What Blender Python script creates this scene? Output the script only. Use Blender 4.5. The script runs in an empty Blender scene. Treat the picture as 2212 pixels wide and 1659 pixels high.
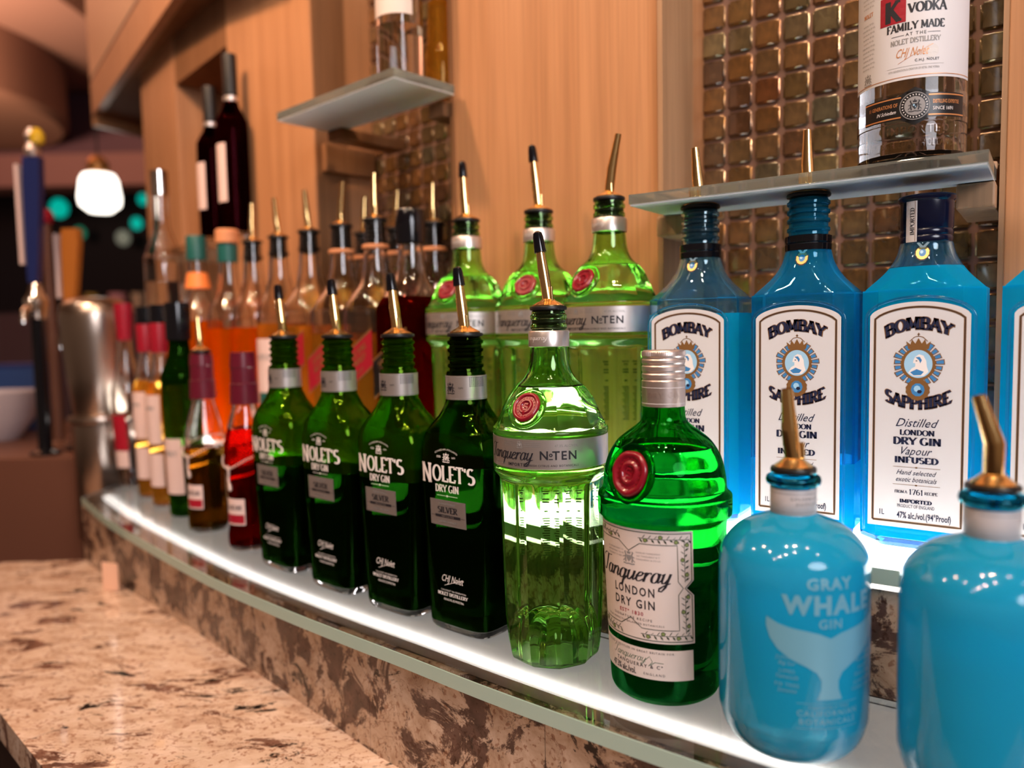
import bpy, bmesh, math, random
from math import sin, cos, pi, radians, sqrt, atan2
from mathutils import Vector, Matrix, geometry
random.seed(7)
SC = bpy.context.scene
COL = SC.collection

# ------------------------------------------------------------------ camera
CAM_H, PITCH, ROLL = 0.28, radians(4.1), radians(1.12)
cd = bpy.data.cameras.new('camera'); cam = bpy.data.objects.new('camera', cd); COL.objects.link(cam)
cd.sensor_width = 36.0; cd.lens = 36.0 * 1661 / 2212
fw = Vector((0, cos(PITCH), -sin(PITCH))); up = Vector((0, sin(PITCH), cos(PITCH))); rt = Vector((1, 0, 0))
r2 = rt * cos(ROLL) - up * sin(ROLL); u2 = rt * sin(ROLL) + up * cos(ROLL)
cam.matrix_world = Matrix(((r2.x, u2.x, -fw.x, 0), (r2.y, u2.y, -fw.y, 0), (r2.z, u2.z, -fw.z, CAM_H), (0, 0, 0, 1)))
cd.clip_start = 0.02; cd.clip_end = 60
cd.dof.use_dof = True; cd.dof.focus_distance = 0.63; cd.dof.aperture_fstop = 2.9
SC.camera = cam
# ------------------------------------------------------------------ view and world
SC.view_settings.view_transform = 'Standard'; SC.view_settings.look = 'None'
SC.view_settings.exposure = 0.0; SC.view_settings.gamma = 1.0; SC.view_settings.use_curve_mapping = False
cy = SC.cycles
cy.max_bounces = 14; cy.transmission_bounces = 12; cy.transparent_max_bounces = 16
cy.diffuse_bounces = 3; cy.glossy_bounces = 4; cy.sample_clamp_indirect = 8.0
cy.blur_glossy = 0.6; cy.use_denoising = True; cy.caustics_reflective = False
W = bpy.data.worlds.new('bar_room_air'); SC.world = W; W.use_nodes = True
W.node_tree.nodes['Background'].inputs[0].default_value = (1.0, 0.62, 0.42, 1)
W.node_tree.nodes['Background'].inputs[1].default_value = 0.13
# ------------------------------------------------------------------ ceiling lamps and an added fill
def lamp(name, loc, power, size, color=(1, 0.72, 0.5), aim=None, spread=None):
    l = bpy.data.lights.new(name, 'AREA'); l.shape = 'DISK'; l.size = size; l.energy = power; l.color = color
    if spread: l.spread = radians(spread)
    o = bpy.data.objects.new(name, l); COL.objects.link(o); o.location = loc
    d = (Vector(aim) if aim is not None else Vector((loc[0], loc[1], -5))) - Vector(loc)
    o.rotation_euler = d.to_track_quat('-Z', 'Y').to_euler(); return o
for i, (x, y, z, p) in enumerate([(-1.3, -0.6, 1.75, 6), (-0.9, -0.5, 1.75, 6), (-0.75, -0.45, 1.75, 5), (-0.45, -0.4, 1.75, 8), (-0.05, -0.35, 1.75, 5),
                               (0.5, -0.1, 1.75, 4), (-1.0, 0.1, 1.75, 6), (-0.2, 0.1, 1.75, 6), (-1.6, 0.9, 1.75, 9), (0.9, -0.5, 1.75, 4)]):
    lamp('ceiling_spot', (x, y, z), p * 0.62, 0.06, (1, 0.74, 0.55))
lamp('wall_washer', (-0.9, 0.55, 1.6), 6.3, 0.10, (1, 0.60, 0.36), (-0.45, 1.35, 0.5), 90)
lamp('wall_washer', (0.1, 0.1, 1.6), 2.5, 0.10, (1, 0.66, 0.40), (0.12, 0.9, 0.5), 80)
lamp('room_light', (0.8, -1.3, 1.1), 15, 1.0, (.93, .93, 1.0), (0.0, .7, .25), 120)  # added soft fill behind the camera, for broad reflections in the metal
lamp('ceiling_cove', (-2.6, 2.6, 1.0), 60, 0.6, (1, 0.66, 0.45), (-2.6, 3.8, 3.0), 150)

# ------------------------------------------------------------------ materials
def mat(name, color=(.8, .8, .8), rough=.5, metal=0., trans=0., ior=1.45, emit=None, es=0., coat=0., spec=.5):
    m = bpy.data.materials.new(name); m.use_nodes = True
    b = m.node_tree.nodes['Principled BSDF']
    b.inputs['Base Color'].default_value = (*color, 1); b.inputs['Roughness'].default_value = rough
    b.inputs['Metallic'].default_value = metal; b.inputs['Transmission Weight'].default_value = trans
    b.inputs['IOR'].default_value = ior; b.inputs['Coat Weight'].default_value = coat
    b.inputs['Specular IOR Level'].default_value = spec
    if emit: b.inputs['Emission Color'].default_value = (*emit, 1); b.inputs['Emission Strength'].default_value = es
    return m
def glass(name, color, ior=1.45, rough=0.0, milk=0.0, milkcol=None, bump=0.0):
    """tinted glass; milk = share of light scattered in the glass (cloudy liquid, frosting)"""
    m = bpy.data.materials.new(name); m.use_nodes = True; nt = m.node_tree; nt.nodes.clear()
    out = nt.nodes.new('ShaderNodeOutputMaterial'); g = nt.nodes.new('ShaderNodeBsdfGlass')
    g.inputs['Color'].default_value = (*color, 1); g.inputs['IOR'].default_value = ior; g.inputs['Roughness'].default_value = rough
    last = g.outputs[0]
    if milk > 0:
        t = nt.nodes.new('ShaderNodeBsdfTranslucent'); t.inputs[0].default_value = (*(milkcol or color), 1)
        d = nt.nodes.new('ShaderNodeBsdfDiffuse'); d.inputs[0].default_value = (*(milkcol or color), 1)
        a = nt.nodes.new('ShaderNodeMixShader'); a.inputs[0].default_value = 0.25
        nt.links.new(t.outputs[0], a.inputs[1]); nt.links.new(d.outputs[0], a.inputs[2])
        x = nt.nodes.new('ShaderNodeMixShader'); x.inputs[0].default_value = milk
        nt.links.new(last, x.inputs[1]); nt.links.new(a.outputs[0], x.inputs[2]); last = x.outputs[0]
    if bump > 0:
        n = nt.nodes.new('ShaderNodeTexNoise'); n.inputs['Scale'].default_value = 45; tc = nt.nodes.new('ShaderNodeTexCoord')
        b = nt.nodes.new('ShaderNodeBump'); b.inputs['Strength'].default_value = bump; b.inputs['Distance'].default_value = .004
        nt.links.new(tc.outputs['Object'], n.inputs['Vector'])
        nt.links.new(n.outputs[0], b.inputs['Height']); nt.links.new(b.outputs[0], g.inputs['Normal'])
    nt.links.new(last, out.inputs[0]); return m
def ramp(nt, pts, interp='LINEAR'):
    r = nt.nodes.new('ShaderNodeValToRGB'); r.color_ramp.interpolation = interp
    e = r.color_ramp.elements
    while len(e) < len(pts): e.new(0.5)
    for i, (p, c) in enumerate(pts): e[i].position = p; e[i].color = (*c, 1)
    return r
def mapped(nt, scale=(1, 1, 1), rot=(0, 0, 0), space='Object'):
    tc = nt.nodes.new('ShaderNodeTexCoord'); mp = nt.nodes.new('ShaderNodeMapping')
    mp.inputs['Scale'].default_value = scale; mp.inputs['Rotation'].default_value = rot
    nt.links.new(tc.outputs[space], mp.inputs[0]); return mp.outputs[0]
def noise(nt, vec, scale, detail=4, dist=0., rough=.5):
    n = nt.nodes.new('ShaderNodeTexNoise'); n.inputs['Scale'].default_value = scale; n.inputs['Detail'].default_value = detail
    n.inputs['Distortion'].default_value = dist; n.inputs['Roughness'].default_value = rough
    nt.links.new(vec, n.inputs['Vector']); return n.outputs[0]
def mixc(nt, fac, a, b, mode='MIX'):
    x = nt.nodes.new('ShaderNodeMix'); x.data_type = 'RGBA'; x.blend_type = mode
    for v, i in ((fac, 0), (a, 6), (b, 7)):
        if isinstance(v, (int, float)): x.inputs[i].default_value = v
        elif isinstance(v, tuple): x.inputs[i].default_value = (*v, 1)
        else: nt.links.new(v, x.inputs[i])
    return x.outputs[2]
def wood(name, c1, c2):
    m = mat(name, c1, .42); nt = m.node_tree; b = nt.nodes['Principled BSDF']
    v = mapped(nt, (14, 14, .55)); v2 = mapped(nt, (90, 90, 1.6))
    n1 = noise(nt, v, 3.0, 6, .6); n2 = noise(nt, v2, 3.0, 4)
    r1 = ramp(nt, [(.3, c1), (.7, c2)]); nt.links.new(n1, r1.inputs[0])
    r2 = ramp(nt, [(.35, (.80, .80, .80)), (.6, (1, 1, 1))]); nt.links.new(n2, r2.inputs[0])
    c = mixc(nt, .8, r1.outputs[0], r2.outputs[0], 'MULTIPLY'); nt.links.new(c, b.inputs['Base Color'])
    return m
def granite(name, light, pale, tan, brown, dark, rot=.6, stretch=2.2, sc=1., patch=.56, darkt=.64, rough=.1):
    m = mat(name, light, rough); nt = m.node_tree; b = nt.nodes['Principled BSDF']
    v = mapped(nt, (1, stretch, 1), (0, 0, rot)); iso = mapped(nt)
    base = ramp(nt, [(.30, tan), (.46, light), (.66, pale)]); nt.links.new(noise(nt, v, 26 * sc, 9, .8, .68), base.inputs[0])
    pr = ramp(nt, [(patch - .015, (0, 0, 0)), (patch + .02, (1, 1, 1))]); nt.links.new(noise(nt, v, 19 * sc, 10, .5, .70), pr.inputs[0])
    bt = ramp(nt, [(.35, brown), (.65, tuple(k * 2.1 for k in brown))]); nt.links.new(noise(nt, iso, 60 * sc, 6), bt.inputs[0])
    c = mixc(nt, pr.outputs[0], base.outputs[0], bt.outputs[0])
    dr = ramp(nt, [(darkt, (0, 0, 0)), (darkt + .02, (1, 1, 1))]); nt.links.new(noise(nt, v, 12 * sc, 10, .7, .68), dr.inputs[0])
    c = mixc(nt, dr.outputs[0], c, dark)
    vn = nt.nodes.new('ShaderNodeMath'); vn.operation = 'SUBTRACT'; vn.inputs[1].default_value = .5; nt.links.new(noise(nt, v, 15 * sc, 8, 1.2, .62), vn.inputs[0])
    va = nt.nodes.new('ShaderNodeMath'); va.operation = 'ABSOLUTE'; nt.links.new(vn.outputs[0], va.inputs[0])
    vr = ramp(nt, [(0.0, (.40, .25, .19)), (.010, (1, 1, 1))]); nt.links.new(va.outputs[0], vr.inputs[0])
    c = mixc(nt, .8, c, vr.outputs[0], 'MULTIPLY')
    sp = ramp(nt, [(.36, (.50, .34, .27)), (.42, (1, 1, 1))]); nt.links.new(noise(nt, iso, 170, 5), sp.inputs[0])
    c = mixc(nt, .8, c, sp.outputs[0], 'MULTIPLY'); nt.links.new(c, b.inputs['Base Color']); return m
M = {}
M['wood'] = wood('maple_veneer', (.44, .205, .092), (.54, .265, .125))
M['wood_edge'] = wood('maple_frame', (.36, .20, .105), (.44, .26, .145))
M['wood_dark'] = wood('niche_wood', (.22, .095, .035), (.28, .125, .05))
M['counter'] = granite('granite_counter', (.60, .43, .32), (.74, .58, .48), (.40, .24, .165), (.11, .055, .038), (.012, .008, .007), .35, 2.1, .7, .575, .595, .07)
M['riser'] = granite('granite_riser', (.42, .29, .20), (.56, .42, .32), (.27, .16, .10), (.055, .030, .022), (.02, .012, .009), .3, 1.15, 1.05, .505, .60, .2)
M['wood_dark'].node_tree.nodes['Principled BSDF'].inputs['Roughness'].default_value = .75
M['grout'] = mat('grout', (.17, .09, .065), .7)
M['black'] = mat('black_rubber', (.006, .006, .007), .42)
M['blackgloss'] = mat('black_plastic', (.004, .004, .006), .12)
M['navy'] = mat('navy_cap', (.004, .006, .022), .18)
M['gold'] = mat('gold_metal', (1.0, .66, .28), .18, 1)
M['steel'] = mat('brushed_steel', (.46, .37, .31), .28, 1)
M['chrome'] = mat('chrome', (.8, .75, .7), .12, 1)
M['silver'] = mat('silver_foil', (.66, .60, .58), .33, .85)
M['silver_matt'] = mat('satin_aluminium', (.72, .60, .56), .36, .9)
M['paper'] = mat('white_paper', (.64, .63, .66), .55)
M['cream'] = mat('cream_paper', (.70, .60, .56), .6)
M['pinkpaper'] = mat('pale_pink_paper', (.70, .52, .49), .6)
M['ink'] = mat('black_ink', (.012, .012, .018), .5)
M['navyink'] = mat('navy_ink', (.012, .016, .05), .45)
M['greyink'] = mat('grey_ink', (.26, .25, .25), .5)
M['greenink'] = mat('green_ink', (.03, .12, .06), .5)
M['leafink'] = mat('leaf_ink', (.03, .045, .022), .5)
M['berryink'] = mat('berry_ink', (.22, .27, .09), .5)
M['redink'] = mat('red_ink', (.35, .015, .04), .5)
M['goldink'] = mat('bronze_ink', (.30, .145, .05), .38, .4)
M['orangeink'] = mat('orange_ink', (.60, .25, .09), .4, .3)
M['blueink'] = mat('blue_ink', (.05, .22, .50), .4)
M['skyink'] = mat('pale_blue_ink', (.35, .60, .82), .4)
M['whiteink'] = mat('white_ink', (.85, .80, .80), .5)
M['greyfrost'] = mat('etched_grey_ink', (.17, .42, .56), .35, .2)
M['wax'] = mat('red_wax', (.21, .004, .014), .28, coat=.3)
M['maroon'] = mat('maroon_capsule', (.10, .006, .018), .3)
M['redcap'] = mat('red_capsule', (.27, .006, .02), .35)
M['redlabel'] = mat('red_label', (.33, .006, .02), .45)
M['blacklabel'] = mat('black_label', (.008, .007, .007), .35)
M['teal'] = mat('teal_capsule', (.01, .10, .09), .4)
M['cork'] = mat('cork', (.62, .26, .12), .6)
M['g_ten'] = glass('green_gin_glass', (.76, .96, .60), 1.40, 0, .035, (.25, .75, .05), bump=.04)
M['g_tenshell'] = glass('green_gin_glass_upper', (.74, .95, .60), 1.5)
M['g_tenliq'] = M['g_ten']
M['g_back'] = glass('lime_gin_glass', (.72, .88, .32), 1.40, 0, .08, (.45, .62, .05), bump=.04)
M['g_backshell'] = glass('lime_gin_glass_upper', (.72, .90, .42), 1.5)
M['g_lon'] = glass('emerald_gin_glass', (.04, .48, .10), 1.42, 0, .07, (.0, .30, .05), bump=.10)
M['g_lonshell'] = glass('emerald_gin_glass_upper', (.12, .66, .20), 1.5)
M['g_nol'] = glass('dark_green_gin_glass', (.035, .13, .02), 1.42, 0, .01, (.15, .45, .01))
M['g_nolshell'] = glass('dark_green_gin_glass_upper', (.36, .62, .06), 1.5, 0, .03, (.25, .75, .0))  # lime tint and scatter hold the backlit glow of the shoulders
M['g_nolshell_dark'] = glass('dark_green_gin_glass_neck', (.26, .44, .06), 1.5)  # same shell with less backlight put into its tint, for the nearest bottle
M['g_bom'] = glass('blue_gin_glass', (.30, .84, 1.0), 1.38, 0, .70, (.008, .68, 1.0), bump=.02)
M['g_bomshell'] = glass('blue_gin_glass_upper', (.80, .95, 1.0), 1.5, 0, .07, (.10, .62, 1.0))
M['g_bomshell_deep'] = glass('blue_gin_glass_tinted', (.50, .85, 1.0), 1.5, 0, .26, (.02, .62, 1.0))
M['g_bombase'] = glass('blue_gin_glass_base', (.35, .70, 1.0), 1.5)
M['g_whale'] = mat('sea_blue_glass', (.03, .44, .66), .12, 0, 0, coat=1.0)
def whale_mat():
    m = bpy.data.materials.new('sea_blue_cloudy_glass'); m.use_nodes = True; nt = m.node_tree; nt.nodes.clear()
    out = nt.nodes.new('ShaderNodeOutputMaterial'); t = nt.nodes.new('ShaderNodeBsdfTranslucent'); d = nt.nodes.new('ShaderNodeBsdfDiffuse')
    g = nt.nodes.new('ShaderNodeBsdfGlass'); g.inputs['Color'].default_value = (.35, .85, 1.0, 1); g.inputs['IOR'].default_value = 1.4; g.inputs['Roughness'].default_value = .25
    c = (.018, .56, .94, 1); t.inputs[0].default_value = c; d.inputs[0].default_value = c
    a = nt.nodes.new('ShaderNodeMixShader'); a.inputs[0].default_value = .55; nt.links.new(t.outputs[0], a.inputs[1]); nt.links.new(d.outputs[0], a.inputs[2])
    b = nt.nodes.new('ShaderNodeMixShader'); b.inputs[0].default_value = .30; nt.links.new(a.outputs[0], b.inputs[1]); nt.links.new(g.outputs[0], b.inputs[2])
    gl = nt.nodes.new('ShaderNodeBsdfGlossy'); gl.inputs['Roughness'].default_value = .07
    fr = nt.nodes.new('ShaderNodeFresnel'); fr.inputs[0].default_value = 1.45
    f = nt.nodes.new('ShaderNodeMixShader'); nt.links.new(fr.outputs[0], f.inputs[0]); nt.links.new(b.outputs[0], f.inputs[1]); nt.links.new(gl.outputs[0], f.inputs[2])
    nt.links.new(f.outputs[0], out.inputs[0]); return m
M['g_whale'] = whale_mat()
M['g_whalelip'] = glass('sea_blue_lip_glass', (.13, .50, .60), 1.45, .05)
M['g_clear'] = glass('clear_glass', (.97, .96, .95), 1.5)
M['g_water'] = glass('clear_vodka', (.96, .97, .98), 1.38)
M['g_amber'] = glass('amber_whisky', (.97, .70, .28), 1.38, 0, .25, (1, .50, .05))
M['g_orange'] = glass('orange_liqueur', (.95, .30, .02), 1.38, 0, .35, (1, .28, .0))
M['g_dark'] = glass('dark_liqueur', (.30, .08, .03), 1.38, 0, .03, (.3, .05, .01))
M['g_red'] = glass('red_liqueur', (.34, .018, .010), 1.38, 0, .04, (.6, .02, .01))
M['g_olive'] = glass('olive_brown_liqueur', (.42, .22, .04), 1.38, 0, .04, (.4, .2, .02))
M['g_green'] = glass('green_whisky_glass', (.13, .38, .05), 1.42, 0, .03, (.1, .5, .03))
M['g_wine'] = glass('wine_glass', (.10, .012, .02), 1.42)
M['shelf_top'] = glass('shelf_glass', (.93, .95, .94), 1.5, .0)
M['shelf_edge'] = mat('glass_edge', (.44, .60, .53), .18, 0, .25, 1.5)
M['frostw'] = mat('frosted_white', (.60, .63, .64), .55)
M['niche_shelf'] = glass('clear_shelf_glass', (.93, .97, .96), 1.5, 0, .14, (.60, .66, .66))
M['frost'] = glass('frosted_underside', (.75, .8, .8), 1.2, .5, .75, (.72, .76, .78))
M['led'] = mat('led_strip', (1, 1, 1), .5, emit=(1, .95, .93), es=7.5)
M['panel_lo'] = mat('light_panel', (.75, .75, .72), .4, emit=(1, .93, .90), es=.62)
M['panel_lo'] = None
def diffuser():
    m = bpy.data.materials.new('frosted_diffuser'); m.use_nodes = True; nt = m.node_tree; nt.nodes.clear()
    out = nt.nodes.new('ShaderNodeOutputMaterial'); t = nt.nodes.new('ShaderNodeBsdfTranslucent'); t.inputs[0].default_value = (.9, .88, .87, 1)
    d = nt.nodes.new('ShaderNodeBsdfDiffuse'); d.inputs[0].default_value = (.42, .41, .41, 1); a = nt.nodes.new('ShaderNodeMixShader'); a.inputs[0].default_value = .35
    em = nt.nodes.new('ShaderNodeEmission'); em.inputs[0].default_value = (1, .92, .90, 1); em.inputs[1].default_value = .12
    nt.links.new(t.outputs[0], a.inputs[1]); nt.links.new(d.outputs[0], a.inputs[2]); s = nt.nodes.new('ShaderNodeAddShader')
    nt.links.new(a.outputs[0], s.inputs[0]); nt.links.new(em.outputs[0], s.inputs[1]); nt.links.new(s.outputs[0], out.inputs[0]); return m
M['panel_lo'] = diffuser()
M['panel_hi'] = mat('light_panel_upper', (.8, .8, .8), .4, emit=(1, .97, .95), es=13.0)
def tile_mat():
    m = mat('iridescent_bronze_tile', (.2, .12, .05), .16, .6, coat=1.0); nt = m.node_tree; b = nt.nodes['Principled BSDF']
    oi = nt.nodes.new('ShaderNodeObjectInfo')
    r = ramp(nt, [(0, (.17, .14, .075)), (.2, (.30, .16, .055)), (.4, (.20, .18, .12)), (.55, (.34, .17, .06)), (.7, (.15, .08, .05)), (.85, (.30, .24, .12)), (1, (.30, .12, .05))])
    nt.links.new(oi.outputs['Random'], r.inputs[0])
    v = mapped(nt, (60, 60, 42)); n = noise(nt, v, 1.3, 4, .5)
    r2 = ramp(nt, [(.35, (.42, .42, .42)), (.65, (1.0, .95, .85))]); nt.links.new(n, r2.inputs[0])
    nt.links.new(mixc(nt, .8, r.outputs[0], r2.outputs[0], 'MULTIPLY'), b.inputs['Base Color'])
    bp = nt.nodes.new('ShaderNodeBump'); bp.inputs['Strength'].default_value = .12; bp.inputs['Distance'].default_value = .0012
    nt.links.new(n, bp.inputs['Height']); nt.links.new(bp.outputs[0], b.inputs['Normal']); return m
M['tile'] = tile_mat()

# ------------------------------------------------------------------ object helpers
def link(o, parent=None):
    COL.objects.link(o)
    if parent is not None: o.parent = parent
    return o
def mesh_obj(name, verts, faces, mats, parent=None, fmat=None, sharp=30, smooth=True):
    me = bpy.data.meshes.new(name); me.from_pydata([tuple(v) for v in verts], [], faces)
    for m in (mats if isinstance(mats, (list, tuple)) else [mats]): me.materials.append(m)
    if fmat: me.polygons.foreach_set('material_index', fmat)
    if smooth:
        me.polygons.foreach_set('use_smooth', [True] * len(me.polygons)); me.update()
        me.set_sharp_from_angle(angle=radians(sharp))
    me.validate(); return link(bpy.data.objects.new(name, me), parent)
def thing(name, label, cat, loc=(0, 0, 0), rz=0, group=None):
    o = bpy.data.objects.new(name, None); COL.objects.link(o); o.empty_display_size = .02
    o.location = loc; o.rotation_euler = (0, 0, rz); tag(o, label, cat, group); return o
def tag(o, label=None, cat=None, group=None, kind=None):
    for k, v in (('label', label), ('category', cat), ('group', group), ('kind', kind)):
        if v: o[k] = v
    return o
def box_data(x0, x1, y0, y1, z0, z1, bev=0):
    bm = bmesh.new(); bmesh.ops.create_cube(bm, size=1)
    for v in bm.verts: v.co = Vector(((x0 + x1) / 2 + v.co.x * (x1 - x0), (y0 + y1) / 2 + v.co.y * (y1 - y0), (z0 + z1) / 2 + v.co.z * (z1 - z0)))
    if bev: bmesh.ops.bevel(bm, geom=bm.edges[:], offset=bev, segments=2, affect='EDGES', profile=.6)
    vs = [v.co.copy() for v in bm.verts]; fs = [[v.index for v in f.verts] for f in bm.faces]; bm.free(); return vs, fs
def box(name, x0, x1, y0, y1, z0, z1, m, parent=None, bev=0):
    bm = bmesh.new(); bmesh.ops.create_cube(bm, size=1)
    for v in bm.verts: v.co = Vector(((x0 + x1) / 2 + v.co.x * (x1 - x0), (y0 + y1) / 2 + v.co.y * (y1 - y0), (z0 + z1) / 2 + v.co.z * (z1 - z0)))
    if bev: bmesh.ops.bevel(bm, geom=bm.edges[:], offset=bev, segments=2, affect='EDGES', profile=.6)
    me = bpy.data.meshes.new(name); bm.to_mesh(me); bm.free(); me.materials.append(m)
    return link(bpy.data.objects.new(name, me), parent)
class Geo:
    def __init__(s): s.v = []; s.f = []; s.m = []
    def rings(s, rings, close0=True, close1=True, mi=0, flip=False):
        n = len(rings[0]); b = len(s.v)
        for r in rings: s.v += r
        for i in range(len(rings) - 1):
            for j in range(n):
                q = [b + i * n + j, b + i * n + (j + 1) % n, b + (i + 1) * n + (j + 1) % n, b + (i + 1) * n + j]
                s.f.append(q[::-1] if flip else q); s.m.append(mi)
        for on, k in ((close0, 0), (close1, len(rings) - 1)):
            if on:
                ring = rings[k]; c = len(s.v); s.v.append(tuple(sum(p[a] for p in ring) / n for a in range(3)))
                for j in range(n):
                    t = [b + k * n + (j + 1) % n, b + k * n + j, c]
                    if (k != 0) != flip: t = t[::-1]
                    s.f.append(t); s.m.append(mi)
        return s
    def obj(s, name, mats, parent=None, sharp=30): return mesh_obj(name, s.v, s.f, mats, parent, s.m if isinstance(mats, (list, tuple)) else None, sharp)
def circ(r, z, n=40, cx=0, cy=0): return [(cx + r * cos(2 * pi * j / n), cy + r * sin(2 * pi * j / n), z) for j in range(n)]
def lathe(name, prof, m, parent=None, n=40, sharp=30, closed=(True, True)):
    return Geo().rings([circ(r, z, n) for r, z in prof], *closed).obj(name, m, parent, sharp)
def tube(path, radii, n=12):
    rings = []
    for i, p in enumerate(path):
        p = Vector(p); a = Vector(path[max(0, i - 1)]); b = Vector(path[min(len(path) - 1, i + 1)]); t = (b - a).normalized()
        x = t.orthogonal().normalized() if i == 0 else (px - t * px.dot(t)).normalized()
        px = x; y = t.cross(x); r = radii if isinstance(radii, (int, float)) else radii[i]
        rings.append([tuple(p + (x * cos(2 * pi * j / n) + y * sin(2 * pi * j / n)) * r) for j in range(n)])
    return rings
def smoothprof(pts, sub=5):
    """Catmull-Rom through (z, a, ...) rows; a row starting with '|' string marks nothing"""
    out = []
    for i in range(len(pts) - 1):
        p0 = pts[max(0, i - 1)]; p1 = pts[i]; p2 = pts[i + 1]; p3 = pts[min(len(pts) - 1, i + 2)]
        for k in range(sub):
            t = k / sub
            out.append(tuple(.5 * (2 * b + (c - a) * t + (2 * a - 5 * b + 4 * c - d) * t * t + (3 * b - a - 3 * c + d) * t ** 3) for a, b, c, d in zip(p0, p1, p2, p3)))
    out.append(tuple(pts[-1])); return out
def interp(prof, z):
    if z <= prof[0][0]: return prof[0]
    for p, q in zip(prof, prof[1:]):
        if p[0] <= z <= q[0]:
            t = (z - p[0]) / max(1e-9, q[0] - p[0]); return tuple(a + (b - a) * t for a, b in zip(p, q))
    return prof[-1]
# cross-sections: fn(theta, row) -> (x, y); row = (z, a, b, m)
def sec_round(th, w): return w[1] * cos(th), w[1] * sin(th)
def sec_super(th, w):
    z, a, b, e = w[:4]; c, s = cos(th), sin(th); n = 2 + 2.4 * e
    r = (abs(c / a) ** n + abs(s / b) ** n) ** (-1 / n); return r * c, r * s
def sec_oct(th, w):
    z, a, b, m = w[:4]; c, s = abs(cos(th)), abs(sin(th)); ch = .014
    r = min(a / max(c, 1e-6), b / max(s, 1e-6), (a + b - ch) / (c + s))
    rr = a if m <= 0 else r * m + (1 - m) * min(a, (a + b) / 2)
    return rr * cos(th), rr * sin(th)
def sec_flute(nf):
    def f(th, w):
        z, a, b, m = w[:4]; k = 2 * pi / nf; t = ((th + k / 2) % k) - k / 2
        poly = a * cos(k / 2) / cos((abs(t) - k / 2) if False else t) / cos(k / 2)
        # corners at t = +-k/2 : concave facets between them
        u = abs(t) / (k / 2); r = a * (1 - .075 * m * (1 - u ** 2.2)); return r * cos(th), r * sin(th)
    return f
def thetas(n, extra=()): return sorted(set([round(2 * pi * j / n, 6) for j in range(n)] + [round(e % (2 * pi), 6) for e in extra]))
def bottle_body(parent, prof, sec, fill, m_shell, m_liq, wall=.0028, th=None, base=0.004, m_base=None, punt=None, nm=('glass', 'liquid')):
    """solid glass base, solid liquid-filled lower body up to 'fill', hollow glass shell above it"""
    th = th or thetas(64)
    ring = lambda w, inset=0.: [(x * (1 - inset / max(w[1], 1e-4)), y * (1 - inset / max(w[1], 1e-4)), w[0]) for x, y in (sec(t, w) for t in th)]
    zs = [p[0] for p in prof]
    lo = [interp(prof, base)] + [p for p in prof if base + 1e-4 < p[0] < fill - 1e-4] + [interp(prof, fill)]
    g = Geo(); rs = [ring(w) for w in lo]
    if punt:
        h, r0, nf = punt; pr = []
        for k in range(9):
            t = k / 8.; z = base + (h - base) * sin(t * pi / 2); rr = r0 * cos(t * pi / 2) ** .8
            pr.append([((rr * (1 - .22 * (1 - t) * abs(sin(nf * a / 2)))) * cos(a) if k < 8 else 0, (rr * (1 - .22 * (1 - t) * abs(sin(nf * a / 2)))) * sin(a) if k < 8 else 0, z) for a in th])
        rs = pr[::-1] + rs; g.rings(rs, False, True)
    else: g.rings(rs, True, True)
    g.obj(nm[1], m_liq, parent, 32)
    g = Geo(); e = 2e-4
    up_ = [(fill + e,) + tuple(interp(prof, fill + e)[1:])] + [p for p in prof if p[0] > fill + 2 * e]
    outer = [ring(w) for w in up_]; inner = [ring(w, wall) for w in up_]
    g.rings([inner[0]] + outer + inner[::-1], False, False)      # closed ring of glass
    g.obj(nm[0], m_shell, parent, 32)
    Geo().rings([ring(interp(prof, z)) for z in (0.0, base * .5, base - e)], True, True).obj('glass_base', m_base or m_shell, parent, 32)

# ------------------------------------------------------------------ lettering
_tc = {}
def sans(s, bold=0., shear=0., space=1.):
    k = (s, bold, shear, space)
    if k in _tc: return _tc[k]
    c = bpy.data.curves.new('t', 'FONT'); c.body = s; c.size = 1.0; c.offset = bold; c.shear = shear; c.space_character = space; c.resolution_u = 2
    o = bpy.data.objects.new('t', c); COL.objects.link(o)
    dg = bpy.context.evaluated_depsgraph_get(); me = bpy.data.meshes.new_from_object(o.evaluated_get(dg))
    vs = [(v.co.x, v.co.y) for v in me.vertices]; fs = [list(p.vertices) for p in me.polygons]
    bpy.data.objects.remove(o); bpy.data.curves.remove(c); bpy.data.meshes.remove(me)
    _tc[k] = (vs, fs); return _tc[k]
def arc(cx, cy, rx, ry, a0, a1, n=12): return [(cx + rx * cos(radians(a0 + (a1 - a0) * i / n)), cy + ry * sin(radians(a0 + (a1 - a0) * i / n))) for i in range(n + 1)]
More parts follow.
